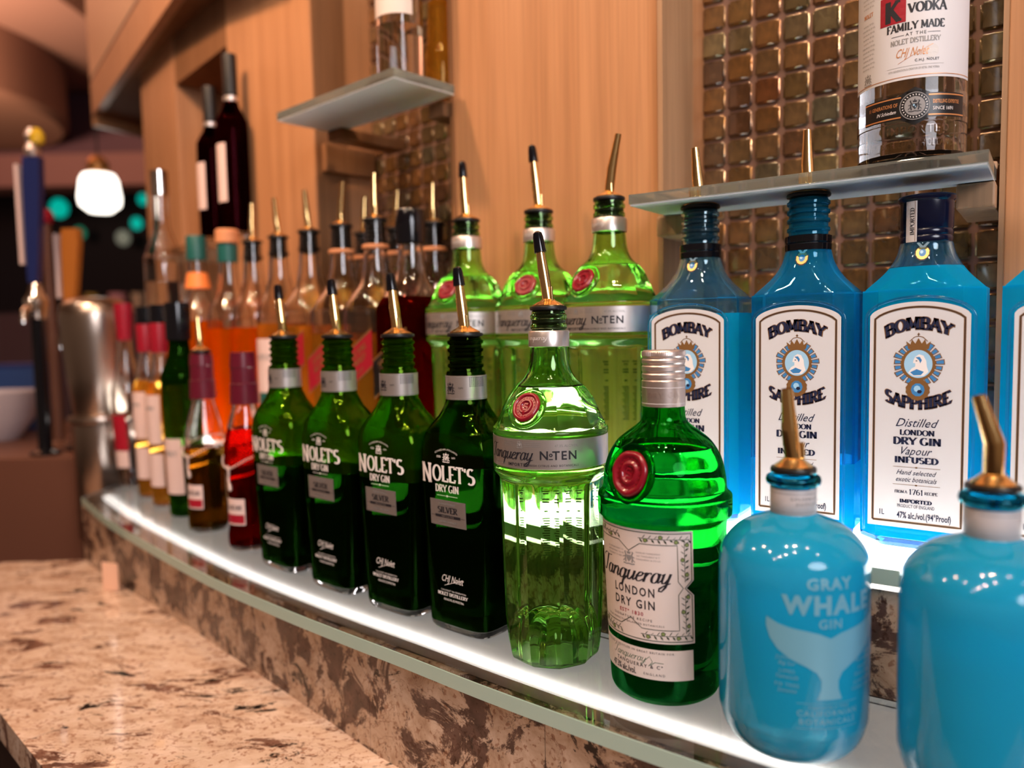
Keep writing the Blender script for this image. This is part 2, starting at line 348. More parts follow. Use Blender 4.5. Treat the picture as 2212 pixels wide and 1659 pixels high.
SER = {
 'A': (.74, [[(.04, 0), (.36, 1)], [(.36, 1), (.68, 0)], [(.16, .34), (.56, .34)]]),
 'B': (.68, [[(.16, 0), (.16, 1)], [(.16, 1), (.36, 1)] + arc(.36, .76, .2, .24, 90, -90) + [(.16, .52)], [(.16, .52), (.38, .52)] + arc(.38, .26, .24, .26, 90, -90) + [(.16, 0)]]),
 'C': (.70, [arc(.38, .5, .32, .5, 50, 310, 20)]), 'D': (.74, [[(.16, 0), (.16, 1)], [(.16, 1), (.3, 1)] + arc(.3, .5, .36, .5, 90, -90) + [(.16, 0)]]),
 'E': (.64, [[(.16, 0), (.16, 1)], [(.16, 1), (.56, 1), (.56, .85)], [(.16, .5), (.46, .5)], [(.16, 0), (.58, 0), (.58, .17)]]),
 'F': (.60, [[(.16, 0), (.16, 1)], [(.16, 1), (.56, 1), (.56, .85)], [(.16, .5), (.46, .5)]]),
 'G': (.76, [arc(.38, .5, .32, .5, 50, 330, 20), [(.62, .05), (.62, .42)], [(.48, .42), (.72, .42)]]),
 'H': (.80, [[(.16, 0), (.16, 1)], [(.64, 0), (.64, 1)], [(.16, .5), (.64, .5)]]), 'I': (.34, [[(.17, 0), (.17, 1)]]),
 'K': (.76, [[(.16, 0), (.16, 1)], [(.62, 1), (.18, .45)], [(.3, .58), (.68, 0)]]),
 'L': (.62, [[(.16, 0), (.16, 1)], [(.16, 0), (.56, 0), (.56, .2)]]),
 'M': (.94, [[(.12, 0), (.16, 1)], [(.16, 1), (.46, .12)], [(.46, .12), (.76, 1)], [(.78, 0), (.76, 1)]]),
 'N': (.80, [[(.15, 0), (.15, 1)], [(.15, 1), (.64, 0)], [(.64, 0), (.64, 1)]]),
 'O': (.80, [arc(.40, .5, .33, .5, 0, 360, 26)]),
 'P': (.66, [[(.16, 0), (.16, 1)], [(.16, 1), (.36, 1)] + arc(.36, .74, .23, .26, 90, -90) + [(.16, .48)]]),
 'R': (.72, [[(.16, 0), (.16, 1)], [(.16, 1), (.36, 1)] + arc(.36, .76, .21, .24, 90, -90) + [(.16, .52)], [(.34, .52), (.64, 0)]]),
 'S': (.58, [arc(.29, .75, .2, .24, 40, 230, 12) + arc(.29, .26, .22, .26, 70, -140, 14)]),
 'T': (.70, [[(.35, 0), (.35, 1)], [(.06, .84), (.06, 1), (.64, 1), (.64, .84)]]),
 'U': (.78, [[(.16, 1), (.16, .3)] + arc(.39, .3, .23, .3, 180, 360) + [(.62, 1)]]),
 'V': (.74, [[(.08, 1), (.37, 0)], [(.37, 0), (.66, 1)]]), 'W': (1.0, [[(.06, 1), (.27, 0)], [(.27, 0), (.5, .9)], [(.5, .9), (.7, 0)], [(.7, 0), (.94, 1)]]),
 'Y': (.74, [[(.06, 1), (.37, .45)], [(.37, .45), (.68, 1)], [(.37, 0), (.37, .45)]]),
 "'": (.24, [[(.12, 1), (.10, .76)]]), '.': (.2, [[(.08, .05), (.12, .05)]]), ' ': (.32, []), '-': (.3, [[(.05, .45), (.25, .45)]]),
 '1': (.5, [[(.26, 0), (.26, 1)], [(.1, .8), (.26, 1)]]), '7': (.6, [[(.1, .85), (.1, 1), (.55, 1), (.25, 0)]]), '6': (.66, [[(.5, .95)] + arc(.42, .5, .3, .48, 95, 180, 8) + arc(.34, .3, .22, .3, 180, 540, 16)]),
}
SCR = {
 'T': (.62, [[(-.2, .78), (-.12, .92), (.1, .99), (.45, .94), (.75, .97)], [(.36, .96), (.33, .3), (.24, .02), (.08, -.02), (-.02, .08)]]),
 'a': (.56, [arc(.24, .25, .18, .26, 20, 380, 16), [(.42, .5), (.42, .1), (.48, 0), (.60, .14)]]),
 'n': (.58, [[(0, .42), (.1, .5), (.1, 0)], [(.1, .25), (.24, .47), (.36, .5), (.43, .38), (.43, .1), (.49, 0), (.62, .14)]]),
 'q': (.56, [arc(.24, .25, .18, .26, 20, 380, 16), [(.42, .5), (.42, -.42)], [(.42, -.1), (.58, .12)]]),
 'u': (.58, [[(0, .4), (.09, .5), (.09, .14), (.16, 0), (.28, .02), (.42, .25)], [(.43, .5), (.43, .1), (.49, 0), (.62, .14)]]),
 'e': (.46, [[(.06, .22), (.34, .32), (.38, .42), (.3, .5), (.16, .46), (.07, .28), (.08, .1), (.18, 0), (.32, .02), (.48, .14)]]),
 'r': (.44, [[(0, .42), (.1, .5), (.1, 0)], [(.1, .25), (.22, .45), (.34, .5), (.40, .42)]]),
 'y': (.52, [[(0, .4), (.09, .5), (.09, .14), (.16, 0), (.28, .02), (.42, .25)], [(.43, .5), (.40, -.2), (.28, -.42), (.12, -.40), (.1, -.28), (.3, -.12), (.6, .02)]]),
 '.': (.25, [[(.1, .02), (.16, .02)]]), ' ': (.3, []), 'L': (.6, [[(.3, .9), (.1, 0), (.6, .05)]])}
def ribbon(pts, wfn):
    V = []; F = []; n = len(pts)
    for i in range(n):
        a = pts[max(0, i - 1)]; b = pts[min(n - 1, i + 1)]; dx, dy = b[0] - a[0], b[1] - a[1]; L = sqrt(dx * dx + dy * dy) or 1
        w = wfn(dx / L, dy / L, i / (n - 1)) / 2; V += [(pts[i][0] - dy / L * w, pts[i][1] + dx / L * w), (pts[i][0] + dy / L * w, pts[i][1] - dx / L * w)]
    for i in range(n - 1): F.append([2 * i, 2 * i + 1, 2 * i + 3, 2 * i + 2])
    return V, F
def strokes(s, glyphs, thick, thin, serif=0., shear=0., space=0., taper=False):
    V = []; F = []; x = 0
    def add(v, f):
        b = len(V); V.extend([(p[0] + x + shear * p[1], p[1]) for p in v]); F.extend([[b + i for i in q] for q in f])
    for ch in s:
        adv, lines = glyphs.get(ch, (.4, []))
        for ln in lines:
            up_diag = len(ln) == 2 and ln[0][0] != ln[1][0] and ((ln[1][1] - ln[0][1]) * (ln[1][0] - ln[0][0]) > 0)
            k = .5 if (up_diag and serif) else 1
            wf = lambda dx, dy, t: (thin + (thick - thin) * abs(dy) ** 1.4 * k) * ((1 - .75 * abs(2 * t - 1) ** 4) if taper else 1)
            add(*ribbon(ln, wf))
            if serif and len(ln) == 2 and abs(ln[1][1] - ln[0][1]) > .5 and ch not in "'":
                for q in ln:
                    if q[1] in (0, 1) and not (ch in 'MN' and q[0] in (.46,)) and not (ch in 'VW' and q[1] == 0):
                        yy = .025 if q[1] == 0 else .975
                        add([(q[0] - serif, yy - thin * .55), (q[0] + serif, yy - thin * .55), (q[0] + serif, yy + thin * .55), (q[0] - serif, yy + thin * .55)], [[0, 1, 2, 3]])
        x += adv + space
    return V, F
class Print:
    """flat print laid on a surface; fn(u, v, off) -> point"""
    def __init__(s, fn, maxe=.004): s.fn = fn; s.t = {}; s.maxe = maxe
    def add(s, V, F, m, off, warp=None):
        if warp: V = [warp(*p) for p in V]
        L = s.t.setdefault(m, [])
        for f in F:
            for i in range(1, len(f) - 1): L.append((V[f[0]], V[f[i]], V[f[i + 1]], off))
        return s
    def text(s, txt, x, y, h, m, kind='sans', off=.00025, sx=1., bold=.0, shear=0., space=1., align='c', warp=None, width=None, thick=.2, thin=.07, serif=.13, taper=False):
        if kind == 'sans': V, F = sans(txt, bold, shear, space); k = h / .70
        elif kind == 'serif': V, F = strokes(txt, SER, thick, thin, serif, shear, space - 1); k = h
        else: V, F = strokes(txt, SCR, thick, thin, 0, .42, -.01, taper); k = h
        if not V: return s
        x0 = min(p[0] for p in V); x1 = max(p[0] for p in V)
        if width: sx = width / ((x1 - x0) * k)
        c = {'c': (x0 + x1) / 2, 'l': x0, 'r': x1}[align]
        return s.add([((p[0] - c) * k * sx + x, p[1] * k + y) for p in V], F, m, off, warp)
    def line(s, pts, w, m, off=.0002, dens=.003):
        q = []
        for a, b in zip(pts, pts[1:]):
            n = max(1, int(sqrt((a[0] - b[0]) ** 2 + (a[1] - b[1]) ** 2) / dens))
            q += [(a[0] + (b[0] - a[0]) * i / n, a[1] + (b[1] - a[1]) * i / n) for i in range(n)]
        q.append(pts[-1]); return s.add(*ribbon(q, (lambda dx, dy, t: w) if isinstance(w, (int, float)) else w), m, off)
    def poly(s, pts, m, off=.0002):
        tr = geometry.tessellate_polygon([[Vector((p[0], p[1], 0)) for p in pts]]); return s.add(pts, [list(t) for t in tr], m, off)
    def disc(s, x, y, rx, ry, m, off=.0002, n=24, a0=0): return s.poly([(x + rx * cos(a0 + 2 * pi * i / n), y + ry * sin(a0 + 2 * pi * i / n)) for i in range(n)], m, off)
    def rect(s, x0, x1, y0, y1, m, off=.0002): return s.add([(x0, y0), (x1, y0), (x1, y1), (x0, y1)], [[0, 1, 2, 3]], m, off)
    def crest(s, x, y, h, m, off=.0002, bg=None):
        k = h / 1.0; P = lambda L: [(x + a * k, y + b * k) for a, b in L]
        s.poly(P([(-.17, .12), (.17, .12), (.17, -.1), (0, -.32), (-.17, -.1)]), m, off)
        if bg:
            s.poly(P([(-.11, .07), (-.01, .07), (-.01, -.06), (-.11, -.06)]), bg, off + 5e-5); s.poly(P([(.02, -.08), (.1, -.08), (.02, -.2)]), bg, off + 5e-5)
        s.poly(P([(-.12, .2), (-.15, .38), (-.06, .3), (0, .5), (.06, .3), (.15, .38), (.12, .2)]), m, off)
        for g in (-1, 1):
            s.line(P([(g * .22, -.36), (g * .27, -.1), (g * .22, .12), (g * .3, .3), (g * .23, .34)]), .09 * k, m, off, .002)
            s.line(P([(g * .24, .05), (g * .42, -.02)]), .05 * k, m, off); s.line(P([(g * .28, -.15), (g * .44, -.3)]), .05 * k, m, off)
        s.line(P([(-.42, -.42), (-.2, -.46), (0, -.42), (.2, -.46), (.42, -.42)]), .07 * k, m, off); return s
    def build(s, name, parent):
        V = []; F = []; fm = []; mats = list(s.t)
        for mi, m in enumerate(mats):
            for a, b, c, off in s.t[m]:
                st = [(a, b, c, 0)]
                while st:
                    a, b, c, d = st.pop()
                    e = [(a[0] - b[0]) ** 2 + (a[1] - b[1]) ** 2, (b[0] - c[0]) ** 2 + (b[1] - c[1]) ** 2, (c[0] - a[0]) ** 2 + (c[1] - a[1]) ** 2]; k = e.index(max(e))
                    if e[k] > s.maxe ** 2 and d < 12:
                        p = (a, b, c); q0, q1, q2 = p[k], p[(k + 1) % 3], p[(k + 2) % 3]; mid = ((q0[0] + q1[0]) / 2, (q0[1] + q1[1]) / 2)
                        st += [(q0, mid, q2, d + 1), (mid, q1, q2, d + 1)]
                    else:
                        area = (b[0] - a[0]) * (c[1] - a[1]) - (b[1] - a[1]) * (c[0] - a[0])
                        if abs(area) < 1e-13: continue
                        t = (a, b, c) if area > 0 else (a, c, b); n = len(V); V += [s.fn(*q, off) for q in t]; F.append((n, n + 1, n + 2)); fm.append(mi)
        return mesh_obj(name, V, F, [M[m] for m in mats], parent, fm, 180)
def wrap_round(prof):
    def f(u, v, off):
        R = interp(prof, v)[1]; th = u / R; return ((R + off) * sin(th), -(R + off) * cos(th), v)
    return f
def wrap_const(R):
    return lambda u, v, off: ((R + off) * sin(u / R), -(R + off) * cos(u / R), v)
def wrap_super(prof):
    def f(u, v, off):
        z, a, b, e = interp(prof, v)[:4]; n = 2 + 2.4 * e; x = max(-.98 * a, min(.98 * a, u)); return (x, -b * (1 - abs(x / a) ** n) ** (1 / n) - off, v)
    return f
def patch(name, fn, x0, x1, lo, hi, off, m, parent, nx=24, ny=2, thick=.00015):
    """a paper label: curved sheet with thickness; lo/hi may be functions of x"""
    L = lo if callable(lo) else (lambda x: lo); H = hi if callable(hi) else (lambda x: hi)
    xs = [x0 + (x1 - x0) * i / nx for i in range(nx + 1)]; g = Geo()
    for o in (off, off - thick):
        for x in xs:
            for j in range(ny + 1): g.v.append(fn(x, L(x) + (H(x) - L(x)) * j / ny, o))
    n1 = (nx + 1) * (ny + 1); idx = lambda i, j, k: k * n1 + i * (ny + 1) + j
    for i in range(nx):
        for j in range(ny):
            g.f.append([idx(i, j, 0), idx(i + 1, j, 0), idx(i + 1, j + 1, 0), idx(i, j + 1, 0)]); g.f.append([idx(i, j, 1), idx(i, j + 1, 1), idx(i + 1, j + 1, 1), idx(i + 1, j, 1)])
    for i in range(nx):
        g.f.append([idx(i, 0, 0), idx(i, 0, 1), idx(i + 1, 0, 1), idx(i + 1, 0, 0)]); g.f.append([idx(i, ny, 0), idx(i + 1, ny, 0), idx(i + 1, ny, 1), idx(i, ny, 1)])
    for j in range(ny):
        g.f.append([idx(0, j, 0), idx(0, j + 1, 0), idx(0, j + 1, 1), idx(0, j, 1)]); g.f.append([idx(nx, j, 0), idx(nx, j, 1), idx(nx, j + 1, 1), idx(nx, j + 1, 0)])
    return mesh_obj(name, g.v, g.f, m, parent, None, 40)
# ------------------------------------------------------------------ pourer
_pm = {}
def pourer(parent, z, rn, lean=(-.1, 0), cap=False, L=.056, s=1.0, plug=True):
    key = (round(rn, 4), lean, cap, L, s, plug)
    if key not in _pm:
        f = lathe('pourer', [(.0, .0005), (rn * .9, .0005), (rn * .93, .0022), (rn * .72, .0042), (.0062 * s, .0062), (.0052 * s, .0075), (0, .0078)], M['gold'], None, 36, 50); base = Vector((0, 0, .005))
        k1 = base + Vector((lean[0] * .1, lean[1] * .1, .020)) ; tip = base + Vector((lean[0], lean[1], 1)).normalized() * L
        bend = base + Vector((lean[0] * .02 - .0006, 0, L * .42))
        pth = [base, bend, bend + (tip - bend) * .06, bend + (tip - bend) * .5, tip]
        gg = Geo().rings(tube(pth, [.0046 * s, .0047 * s, .0046 * s, .0038 * s, .0031 * s], 18), True, False)
        sp = gg.rings(tube([tip, tip - (tip - bend) * .3], [.0024 * s, .0024 * s], 18), False, True).obj('spout', M['gold'], None, 40)
        at_ = Geo().rings(tube([base + Vector((.0045 * s, -.002, 0)), base + Vector((.0040 * s, -.002, .0125))], .0014 * s, 10)).obj('air_tube', M['gold'], None, 40)
        prof = [(rn * .95, -.0022), (rn * 1.08, -.0018), (rn * 1.10, -.0002), (rn * 1.06, .0012), (rn * .88, .0013)]
        if plug:
            pl = [(rn * .55, -.033)]
            for i in range(5): pl += [(rn * .68, -.031 + i * .0057), (rn * .92, -.029 + i * .0057), (rn * .92, -.0275 + i * .0057), (rn * .70, -.0270 + i * .0057)]
            prof = pl + prof
        st = lathe('stopper', prof, M['black'], None, 32, 40)
        kids = [sp, at_, st]
        if cap:
            d = (tip - bend).normalized(); q = tip - d * .014
            kids.append(Geo().rings(tube([q, tip - d * .001, tip + d * .0025, tip + d * .004], [.0052 * s, .0044 * s, .0036 * s, .0015 * s], 16)).obj('spout_cap', M['blackgloss'], None, 40))
        for k in kids: k.parent = f
        _pm[key] = f; f.parent = parent; f.location = (0, 0, z); return f
    src = _pm[key]; c = src.copy(); COL.objects.link(c); c.parent = parent; c.location = (0, 0, z)
    for k in src.children: d = k.copy(); COL.objects.link(d); d.parent = c
    return c
# ================================================================== structure
def rot2(x, y, a): return (x * cos(a) - y * sin(a), x * sin(a) + y * cos(a))
def bay(name, org, deg, zt=1.32):
    """a facet of the curved back wall: local x runs to the right along it, local y into the wall"""
    o = bpy.data.objects.new(name, None); COL.objects.link(o); o.location = (org[0], org[1], 0); o.rotation_euler = (0, 0, radians(-deg)); o['kind'] = 'structure'; return o
_tile = None
def tiles(parent, x0, nx, z0, nz, pitch, y):
    global _tile
    bm = bmesh.new(); bmesh.ops.create_cube(bm, size=1); s = pitch * .90
    for v in bm.verts: v.co = Vector((v.co.x * s, v.co.y * .006, v.co.z * s))
    bmesh.ops.bevel(bm, geom=bm.edges[:], offset=.0026, segments=3, affect='EDGES')
    me = bpy.data.meshes.new('tile'); bm.to_mesh(me); bm.free(); me.materials.append(M['tile'])
    me.polygons.foreach_set('use_smooth', [True] * len(me.polygons)); me.set_sharp_from_angle(angle=radians(60))
    for i in range(nx):
        for k in range(nz):
            o = bpy.data.objects.new('tile', me); COL.objects.link(o); o.parent = parent
            o.location = (x0 + (i + .5) * pitch, y + random.uniform(-.0006, .0004), z0 + (k + .5) * pitch)
            o.rotation_euler = (random.uniform(-.02, .02), random.uniform(-.006, .006), random.uniform(-.025, .025))
ZB = -.12
wn = bay('wall_right', (.16, .816), 35)
nb = box('niche_back', -.01, .311, .113, .125, .1, 1.32, M['grout'], wn); tiles(nb, 0.0, 10, .155, 20, .0304, .1125)
box('niche_side', -.004, .0015, .001, .113, .1, 1.32, M['wood_edge'], wn); box('niche_side', .2995, .305, .001, .113, .1, 1.32, M['wood_edge'], wn)
box('wood_panel', .304, .70, 0, .125, ZB, 1.32, M['wood'], wn, .001)
wm = bay('wall_middle', (-.069, 1.0145), 39)
box('wood_panel', 0, .2985, 0, .125, ZB, 1.32, M['wood'], wm, .001)
wl = bay('wall_left', (-.299, 1.216), 43)
nb = box('niche_back', -.01, .317, .113, .125, .1, 1.32, M['grout'], wl); tiles(nb, .0, 10, .26, 20, .0304, .1125)
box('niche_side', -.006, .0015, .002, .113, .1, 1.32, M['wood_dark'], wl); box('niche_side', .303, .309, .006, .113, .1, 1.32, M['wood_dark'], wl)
wp = bay('wall_far', (-.503, 1.428), 46)
box('wood_panel', 0, .2925, 0, .125, ZB, 1.32, M['wood'], wp, .001)
wf = bay('wall_far_niche', (-.687, 1.64), 49); wf.name = 'wall_end'
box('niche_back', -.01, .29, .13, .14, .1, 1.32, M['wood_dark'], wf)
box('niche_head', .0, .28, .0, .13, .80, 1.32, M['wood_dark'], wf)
wq = bay('wall_end', (-.866, 1.869), 52)
box('wood_panel', 0, .288, 0, .125, ZB, 1.32, M['wood'], wq, .001)
# curves in plan
FRONT = [(.46, .215), (.393, .266), (.25, .372), (.113, .476), (.058, .518), (-.029, .588), (-.099, .648), (-.165, .703), (-.245, .772), (-.357, .876), (-.495, 1.021), (-.631, 1.171), (-.758, 1.33)]
BACK = [(.567, .348), (.321, .520), (.074, .693), (-.169, .890), (-.394, 1.114), (-.596, 1.338), (-.70, 1.45), (-.748, 1.51)]
RISER = [(.47, .232), (.41, .28), (.128, .492), (.072, .535), (-.018, .610), (-.114, .682), (-.202, .773), (-.313, .888), (-.459, 1.039), (-.667, 1.244), (-.775, 1.36)]
WALLP = [(.73, .412), (.407, .640), (.16, .813), (-.070, 1.010), (-.299, 1.213), (-.503, 1.425), (-.687, 1.637), (-.74, 1.70)]
def resample(P, n):
    Q = smoothprof([(i, x, y) for i, (x, y) in enumerate(P)], 12); Q = [(q[1], q[2]) for q in Q]
    L = [0]
    for a, b in zip(Q, Q[1:]): L.append(L[-1] + sqrt((a[0] - b[0]) ** 2 + (a[1] - b[1]) ** 2))
    out = []; j = 0
    for i in range(n):
        t = L[-1] * i / (n - 1)
        while j < len(L) - 2 and L[j + 1] < t: j += 1
        u = (t - L[j]) / max(1e-9, L[j + 1] - L[j]); out.append((Q[j][0] + (Q[j + 1][0] - Q[j][0]) * u, Q[j][1] + (Q[j + 1][1] - Q[j][1]) * u))
    return out
def offs(P, d):
    out = []
    for i in range(len(P)):
        a = P[max(0, i - 1)]; b = P[min(len(P) - 1, i + 1)]; dx, dy = b[0] - a[0], b[1] - a[1]; L = sqrt(dx * dx + dy * dy); out.append((P[i][0] + dy / L * d, P[i][1] - dx / L * d))
    return out                    # d > 0 moves towards the wall (curves run from right to left)
def slab(name, A, B, z0, z1, m, parent=None, n=60, medge=None):
    """solid between plan curves A (front) and B (back)"""
    A = resample(A, n); B = resample(B, n); V = []; F = []; fm = []
    for z in (z0, z1):
        V += [(x, y, z) for x, y in A] + [(x, y, z) for x, y in B]
    o = lambda k, c, i: k * 2 * n + c * n + i
    for i in range(n - 1):
        F.append([o(1, 0, i), o(1, 1, i), o(1, 1, i + 1), o(1, 0, i + 1)]); F.append([o(0, 0, i), o(0, 0, i + 1), o(0, 1, i + 1), o(0, 1, i)]); fm += [0, 0]
        F.append([o(0, 0, i), o(1, 0, i), o(1, 0, i + 1), o(0, 0, i + 1)]); F.append([o(0, 1, i), o(0, 1, i + 1), o(1, 1, i + 1), o(1, 1, i)]); fm += [1, 0]
    F.append([o(0, 0, 0), o(0, 1, 0), o(1, 1, 0), o(1, 0, 0)]); F.append([o(0, 0, n - 1), o(1, 0, n - 1), o(1, 1, n - 1), o(0, 1, n - 1)]); fm += [1, 1]
    ms = [m, medge or m]
    ob = mesh_obj(name, V, F, ms, parent, fm, 30)
    bm = bmesh.new(); bm.from_mesh(ob.data); bmesh.ops.recalc_face_normals(bm, faces=bm.faces[:]); bm.to_mesh(ob.data); bm.free(); return ob
M['lipm'] = mat('brown_tray_lip', (.22, .145, .10), .5)
M['traym'] = mat('white_tray', (.8, .78, .75), .6)
FR = resample(FRONT, 80); BK = resample(BACK, 80)
ls = thing('lit_glass_shelf', 'long bow-fronted glass shelf lit from below along the bottom row of bottles', 'shelf')
slab('glass_top', offs(FR, .0016), offs(BK, -.001), -.012, 0, M['shelf_top'], ls)
slab('front_edge', FR, offs(FR, .0014), -.012, 0, M['shelf_edge'], ls)
slab('light_panel', offs(FR, .0315), offs(BK, -.002), -.0135, -.0125, M['panel_lo'], ls)
slab('led_strip', offs(FR, .035), offs(FR, .047), -.0185, -.0175, M['led'], ls)
slab('light_tray', offs(FR, .0300), offs(BK, -.002), -.0205, -.0190, M['traym'], ls)
slab('tray_lip', offs(FR, .0292), offs(FR, .0300), -.0205, -.0125, M['lipm'], ls)
BF = offs(BK, -.006)
us = thing('upper_glass_shelf', 'raised glass shelf on granite behind the front row, carrying the back row', 'shelf')
WP = offs(resample(WALLP, 80), -.004)
slab('glass_top', offs(BF, .0015), WP, .088, .10, M['shelf_top'], us)
slab('front_edge', BF, offs(BF, .0013), .088, .10, M['shelf_edge'], us)
slab('light_panel', offs(BF, .022), WP, .083, .0875, M['panel_hi'], us)
rs = slab('granite_step', BK, offs(resample(WALLP, 80), -.001), 0.0005, .0825, M['riser']); tag(rs, kind='structure'); rs.name = 'trim_1'
# front riser in slabs with hairline joints
RP = resample(RISER, 90); cuts = [0, 17, 30, 41, 54, 70, 89]
tr = bpy.data.objects.new('trim_2', None); COL.objects.link(tr); tr['kind'] = 'structure'
for a, b in zip(cuts, cuts[1:]):
    seg = [tuple(p) for p in RP[a:b + 1]]
    e0 = Vector(seg[0]); e1 = Vector(seg[1]); seg[0] = tuple(e0 + (e1 - e0).normalized() * .0004); e0 = Vector(seg[-1]); e1 = Vector(seg[-2]); seg[-1] = tuple(e0 + (e1 - e0).normalized() * .0004)
    slab('granite_slab', seg, offs(seg, .012), ZB, -.0212, M['riser'], tr, 14)
CF = [(.30, -.02), (-.10, .36), (-.444, .690), (-.556, .798), (-.80, 1.035), (-1.12, 1.345)]
ct = slab('bar_counter', CF, offs(resample(RISER, 40), .001), ZB - .032, ZB, M['counter']); tag(ct, 'beige and brown granite bar counter below the lit shelf', 'counter')
cb = slab('counter_cabinet', offs(resample(CF, 40), .03), offs(resample(RISER, 40), .02), -1.0, ZB - .0325, mat('dark_cabinet', (.025, .012, .008), .5)); tag(cb, 'dark cabinet base under the granite counter', 'cabinet')
tg = box('paper_tag', -.016, .016, -.0008, .0008, 0, .044, mat('peach_paper', (.80, .50, .36), .6), None, .0003); tg.location = (-.640, 1.190, ZB + .0005); tg.rotation_euler = (0, 0, radians(-20)); tag(tg, 'small peach paper card standing on the counter against the granite upstand', 'card')
# niche shelves
def niche_shelf(name, parentbay, org, deg, x0, x1, y0, y1, z0, z1, label, br=True):
    t = thing(name, label, 'shelf', (org[0], org[1], 0), radians(-deg))
    box('shelf_glass', x0, x1, y0, y1, z0 + .0016, z1, M['niche_shelf'] , t, .0004); box('frosted_underside', x0 + .001, x1 - .001, y0 + .001, y1, z0, z0 + .0013, M['frostw'], t)
    return t
t = niche_shelf('glass_wall_shelf', wn, (.16, .816), 35, .010, .2975, -.097, -.003, .3925, .4030, 'thick glass niche shelf holding the vodka bottle, in front of bronze tiles')
for x in (.002, .270): box('bracket', x, x + .028, -.018, .09, .3715, .3920, M['wood_edge'], t, .002); box('bracket', x + (0 if x < .1 else .014), x + (.014 if x < .1 else .028), -.002, .10, .4035, .4105, M['wood_edge'], t, .002)
t = niche_shelf('glass_wall_shelf', wl, (-.299, 1.216), 43, .062, .322, -.100, -.003, .576, .588, 'frosted glass niche shelf in the second bay, seen from below')
box('bracket', .003, .015, .01, .105, .53, .572, M['wood_dark'], t, .002); box('bracket', .065, .10, -.02, .100, .560, .5755, M['wood_dark'], t, .002); box('bracket', .27, .300, -.002, .100, .555, .5755, M['wood_dark'], t, .002)
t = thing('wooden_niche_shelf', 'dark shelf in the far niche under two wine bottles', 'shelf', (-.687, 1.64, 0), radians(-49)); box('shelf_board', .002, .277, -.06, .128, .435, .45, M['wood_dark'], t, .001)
# soffit with fascia and glass panel
def seg_box(name, a, b, w, z0, z1, m, parent=None, side=1, bev=0):
    a = Vector(a); b = Vector(b); L = (b - a).length; o = box(name, 0, L, 0, w * side, z0, z1, m, parent, bev) if side > 0 else box(name, 0, L, -w, 0, z0, z1, m, parent, bev)
    o.location = (a.x, a.y, 0); o.rotation_euler = (0, 0, atan2(b.y - a.y, b.x - a.x)); return o
sf = bpy.data.objects.new('trim_3', None); COL.objects.link(sf); sf['kind'] = 'structure'
A0, A1 = (-1.16, 2.2), (-.40, 1.175)
seg_box('fascia', A0, A1, .02, .895, .985, M['wood'], sf)
seg_box('gasket', A0, A1, .012, .9855, .995, M['black'], sf)
seg_box('glass_panel', A0, A1, .010, .9955, 1.5, mat('olive_tinted_mirror', (.42, .32, .20), .35, .25), sf)
seg_box('end_board', A0, (-1.02, 2.46), .02, .868, 1.5, M['wood'], sf, -1)
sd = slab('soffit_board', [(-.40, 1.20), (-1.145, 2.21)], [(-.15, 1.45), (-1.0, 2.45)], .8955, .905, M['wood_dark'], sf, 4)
# room beyond
flr = box('floor', -6, 3, -3, 9, -1.1, -1.0, mat('dark_floor', (.05, .03, .03), .6)); flr['kind'] = 'structure'
cl = box('ceiling', -8, 3.5, -3, 5.0, 1.95, 2.0, mat('plaster_ceiling', (.78, .56, .42), .8)); cl['kind'] = 'structure'
bk = box('wall_back', -8, 3, 7.5, 7.6, -1, 3, mat('dark_plum_wall', (.035, .02, .028), .7)); bk['kind'] = 'structure'
plum = mat('plum_plaster', (.11, .045, .06), .7)
b1 = box('trim_4', -8, -1.0, 4.95, 5.1, 1.42, 1.95, plum); b1['kind'] = 'structure'
b2 = box('trim_5', -8, -1.0, 4.85, 5.1, 1.22, 1.415, mat('dusty_rose_plaster', (.24, .10, .09), .7)); b2['kind'] = 'structure'
b3 = box('ceiling_far', -8, 3, 5.1, 9, 1.9, 1.95, plum); b3['kind'] = 'structure'
bw = box('beam', -2.95, -1.8, 2.6, 4.9, 1.80, 1.9495, mat('shadowed_beam', (.30, .16, .12), .7)); bw['kind'] = 'structure'; bw.name = 'trim_6'; bw.location.x = -.2  # beam in one even brown
dr = lathe('ceiling_drum', [(.9, 0), (.93, .03), (.93, .4), (0, .4)], mat('brown_drum_plaster', (.30, .15, .10), .7), None, 72); dr.location = (-3.35, 4.1, 1.46); tag(dr, 'large round brown drum soffit hanging from the ceiling at upper left', 'ceiling feature')
fb = box('far_bar', -6, -.9, 4.3, 5.0, -1, .42, mat('mauve_bar_front', (.10, .06, .075), .6)); tag(fb, 'blurred mauve bar front across the far room', 'bar')
tealm = mat('teal_lamp_glow', (.0, .3, .25), .4, emit=(0.0, .55, .42), es=.75)
gg2 = mat('dim_green_glow', (.0, .2, .1), .4, emit=(.02, .22, .12), es=.7); wg = mat('dim_warm_glow', (.2, .2, .16), .4, emit=(.16, .16, .12), es=.9)
